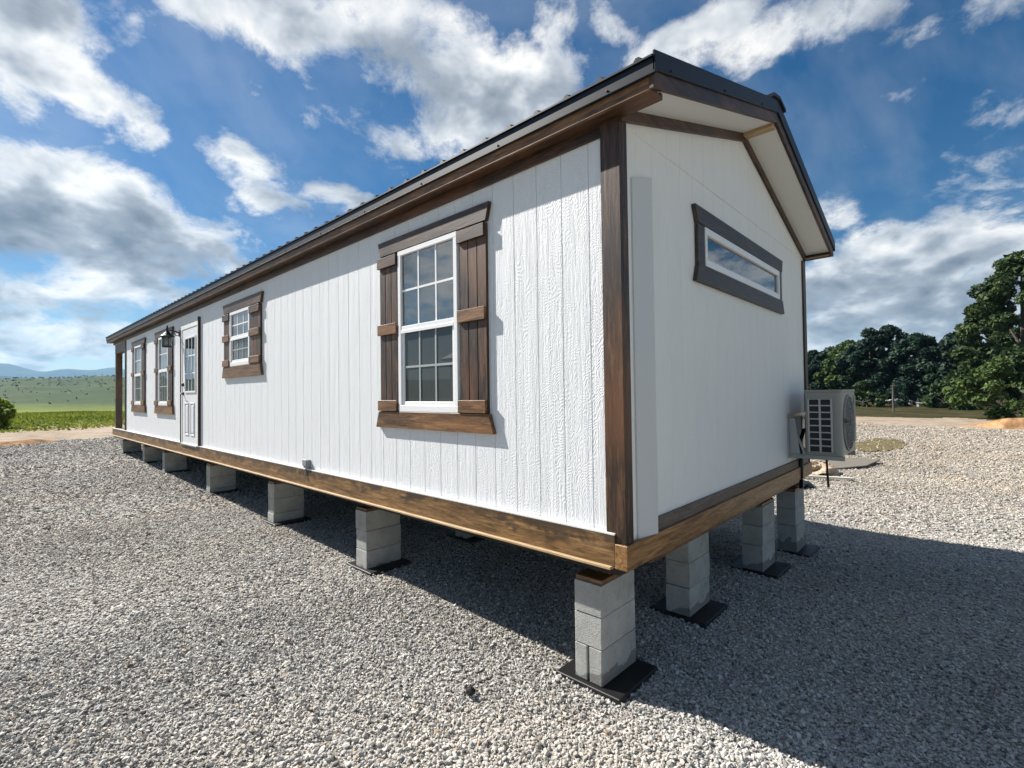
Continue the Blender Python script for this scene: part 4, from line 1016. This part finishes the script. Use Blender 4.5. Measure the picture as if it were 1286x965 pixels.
def marker(az, dep, lab, h, w):
    x, y, z = far_spot(az, dep); m = MB(); m.prism([(-w,0),(w,0),(w*.8,h*.75),(w*.35,h),(-w*.35,h),(-w*.8,h*.75)], 'y', -.07, .07)
    o = m.build('pale_marker', PALE, None, .01); o.location = (x, y, z-.05); tag(o, lab, 'marker')
marker(93.62, 52, 'slim white upright marker in the shade right of the wooden post', .95, .10)
marker(94.05, 54, 'short white upright marker second right of the wooden post', .75, .09)
marker(94.22, 54, 'short white upright marker nearest right of the wooden post', .75, .09)
x, y, z = far_spot(92.7, 50); m = MB(); m.box(-1.2,1.2,-.2,.2,.38,.46); m.box(-1.05,-.95,-.15,.15,0,.38); m.box(.95,1.05,-.15,.15,0,.38)
o = m.build('white_bench', PALE, None, .01); o.location = (x, y, z); tag(o, 'low white bench like slab in shade under the trees at the right', 'bench')

# ------------------------------------------------------------------ a second cabin behind the camera, mirrored in the glass
c2 = thing('neighbour_cabin', 'white cabin with a charcoal roof standing across the lot behind the camera', 'house', (-10.2, -12.6, tz(-10, -12)), rz=R(4))
m = MB(); m.box(-7, 6, -4.2, 0, .7, 3.25); m.build('wall', M['siding_x'], c2)
m = MB(); m.prism([(-4.5,3.2),(.3,3.2),(.3,3.3),(-2.1,4.45),(-4.5,3.3)], 'x', -7.3, 6.3); m.build('roof', M['roof'], c2)
m = MB(); m.box(-7, 6, -.0, .03, .5, .74); m.build('rim_board', M['dark_x'], c2)
for xx in (-5.2, -2.0, 3.4):
    m = MB(); m.box(xx-.45, xx+.45, .002, .04, 1.6, 2.9); w2 = m.build('window', M['dark_x'], c2); m = MB(); m.box(xx-.35, xx+.35, .041, .05, 1.7, 2.8); m.build('pane', M['glass'], w2)
for xx in (-6.5, -3.5, 0, 2.8, 5.6):
    m = MB(); m.box(xx-.2, xx+.2, -.5, -.1, -.1, .7); m.build('block', M['cmu'], c2)

# ------------------------------------------------------------------ air
HAZE = 0.00011
if HAZE > 0:
    hm = bpy.data.materials.new('air'); hm.use_nodes = True; t = hm.node_tree; t.nodes.clear()
    o_ = t.nodes.new('ShaderNodeOutputMaterial'); pv = t.nodes.new('ShaderNodeVolumePrincipled')
    pv.inputs['Color'].default_value = (.40, .70, 1.0, 1); pv.inputs['Density'].default_value = HAZE; pv.inputs['Anisotropy'].default_value = .2
    t.links.new(pv.outputs[0], o_.inputs['Volume'])
    m = MB(); m.box(-5700, 1200, -5000, 5600, -12, 330); hz = m.build('haze', hm); tag(hz, 'thin blue air over the whole landscape', 'haze', kind='stuff')
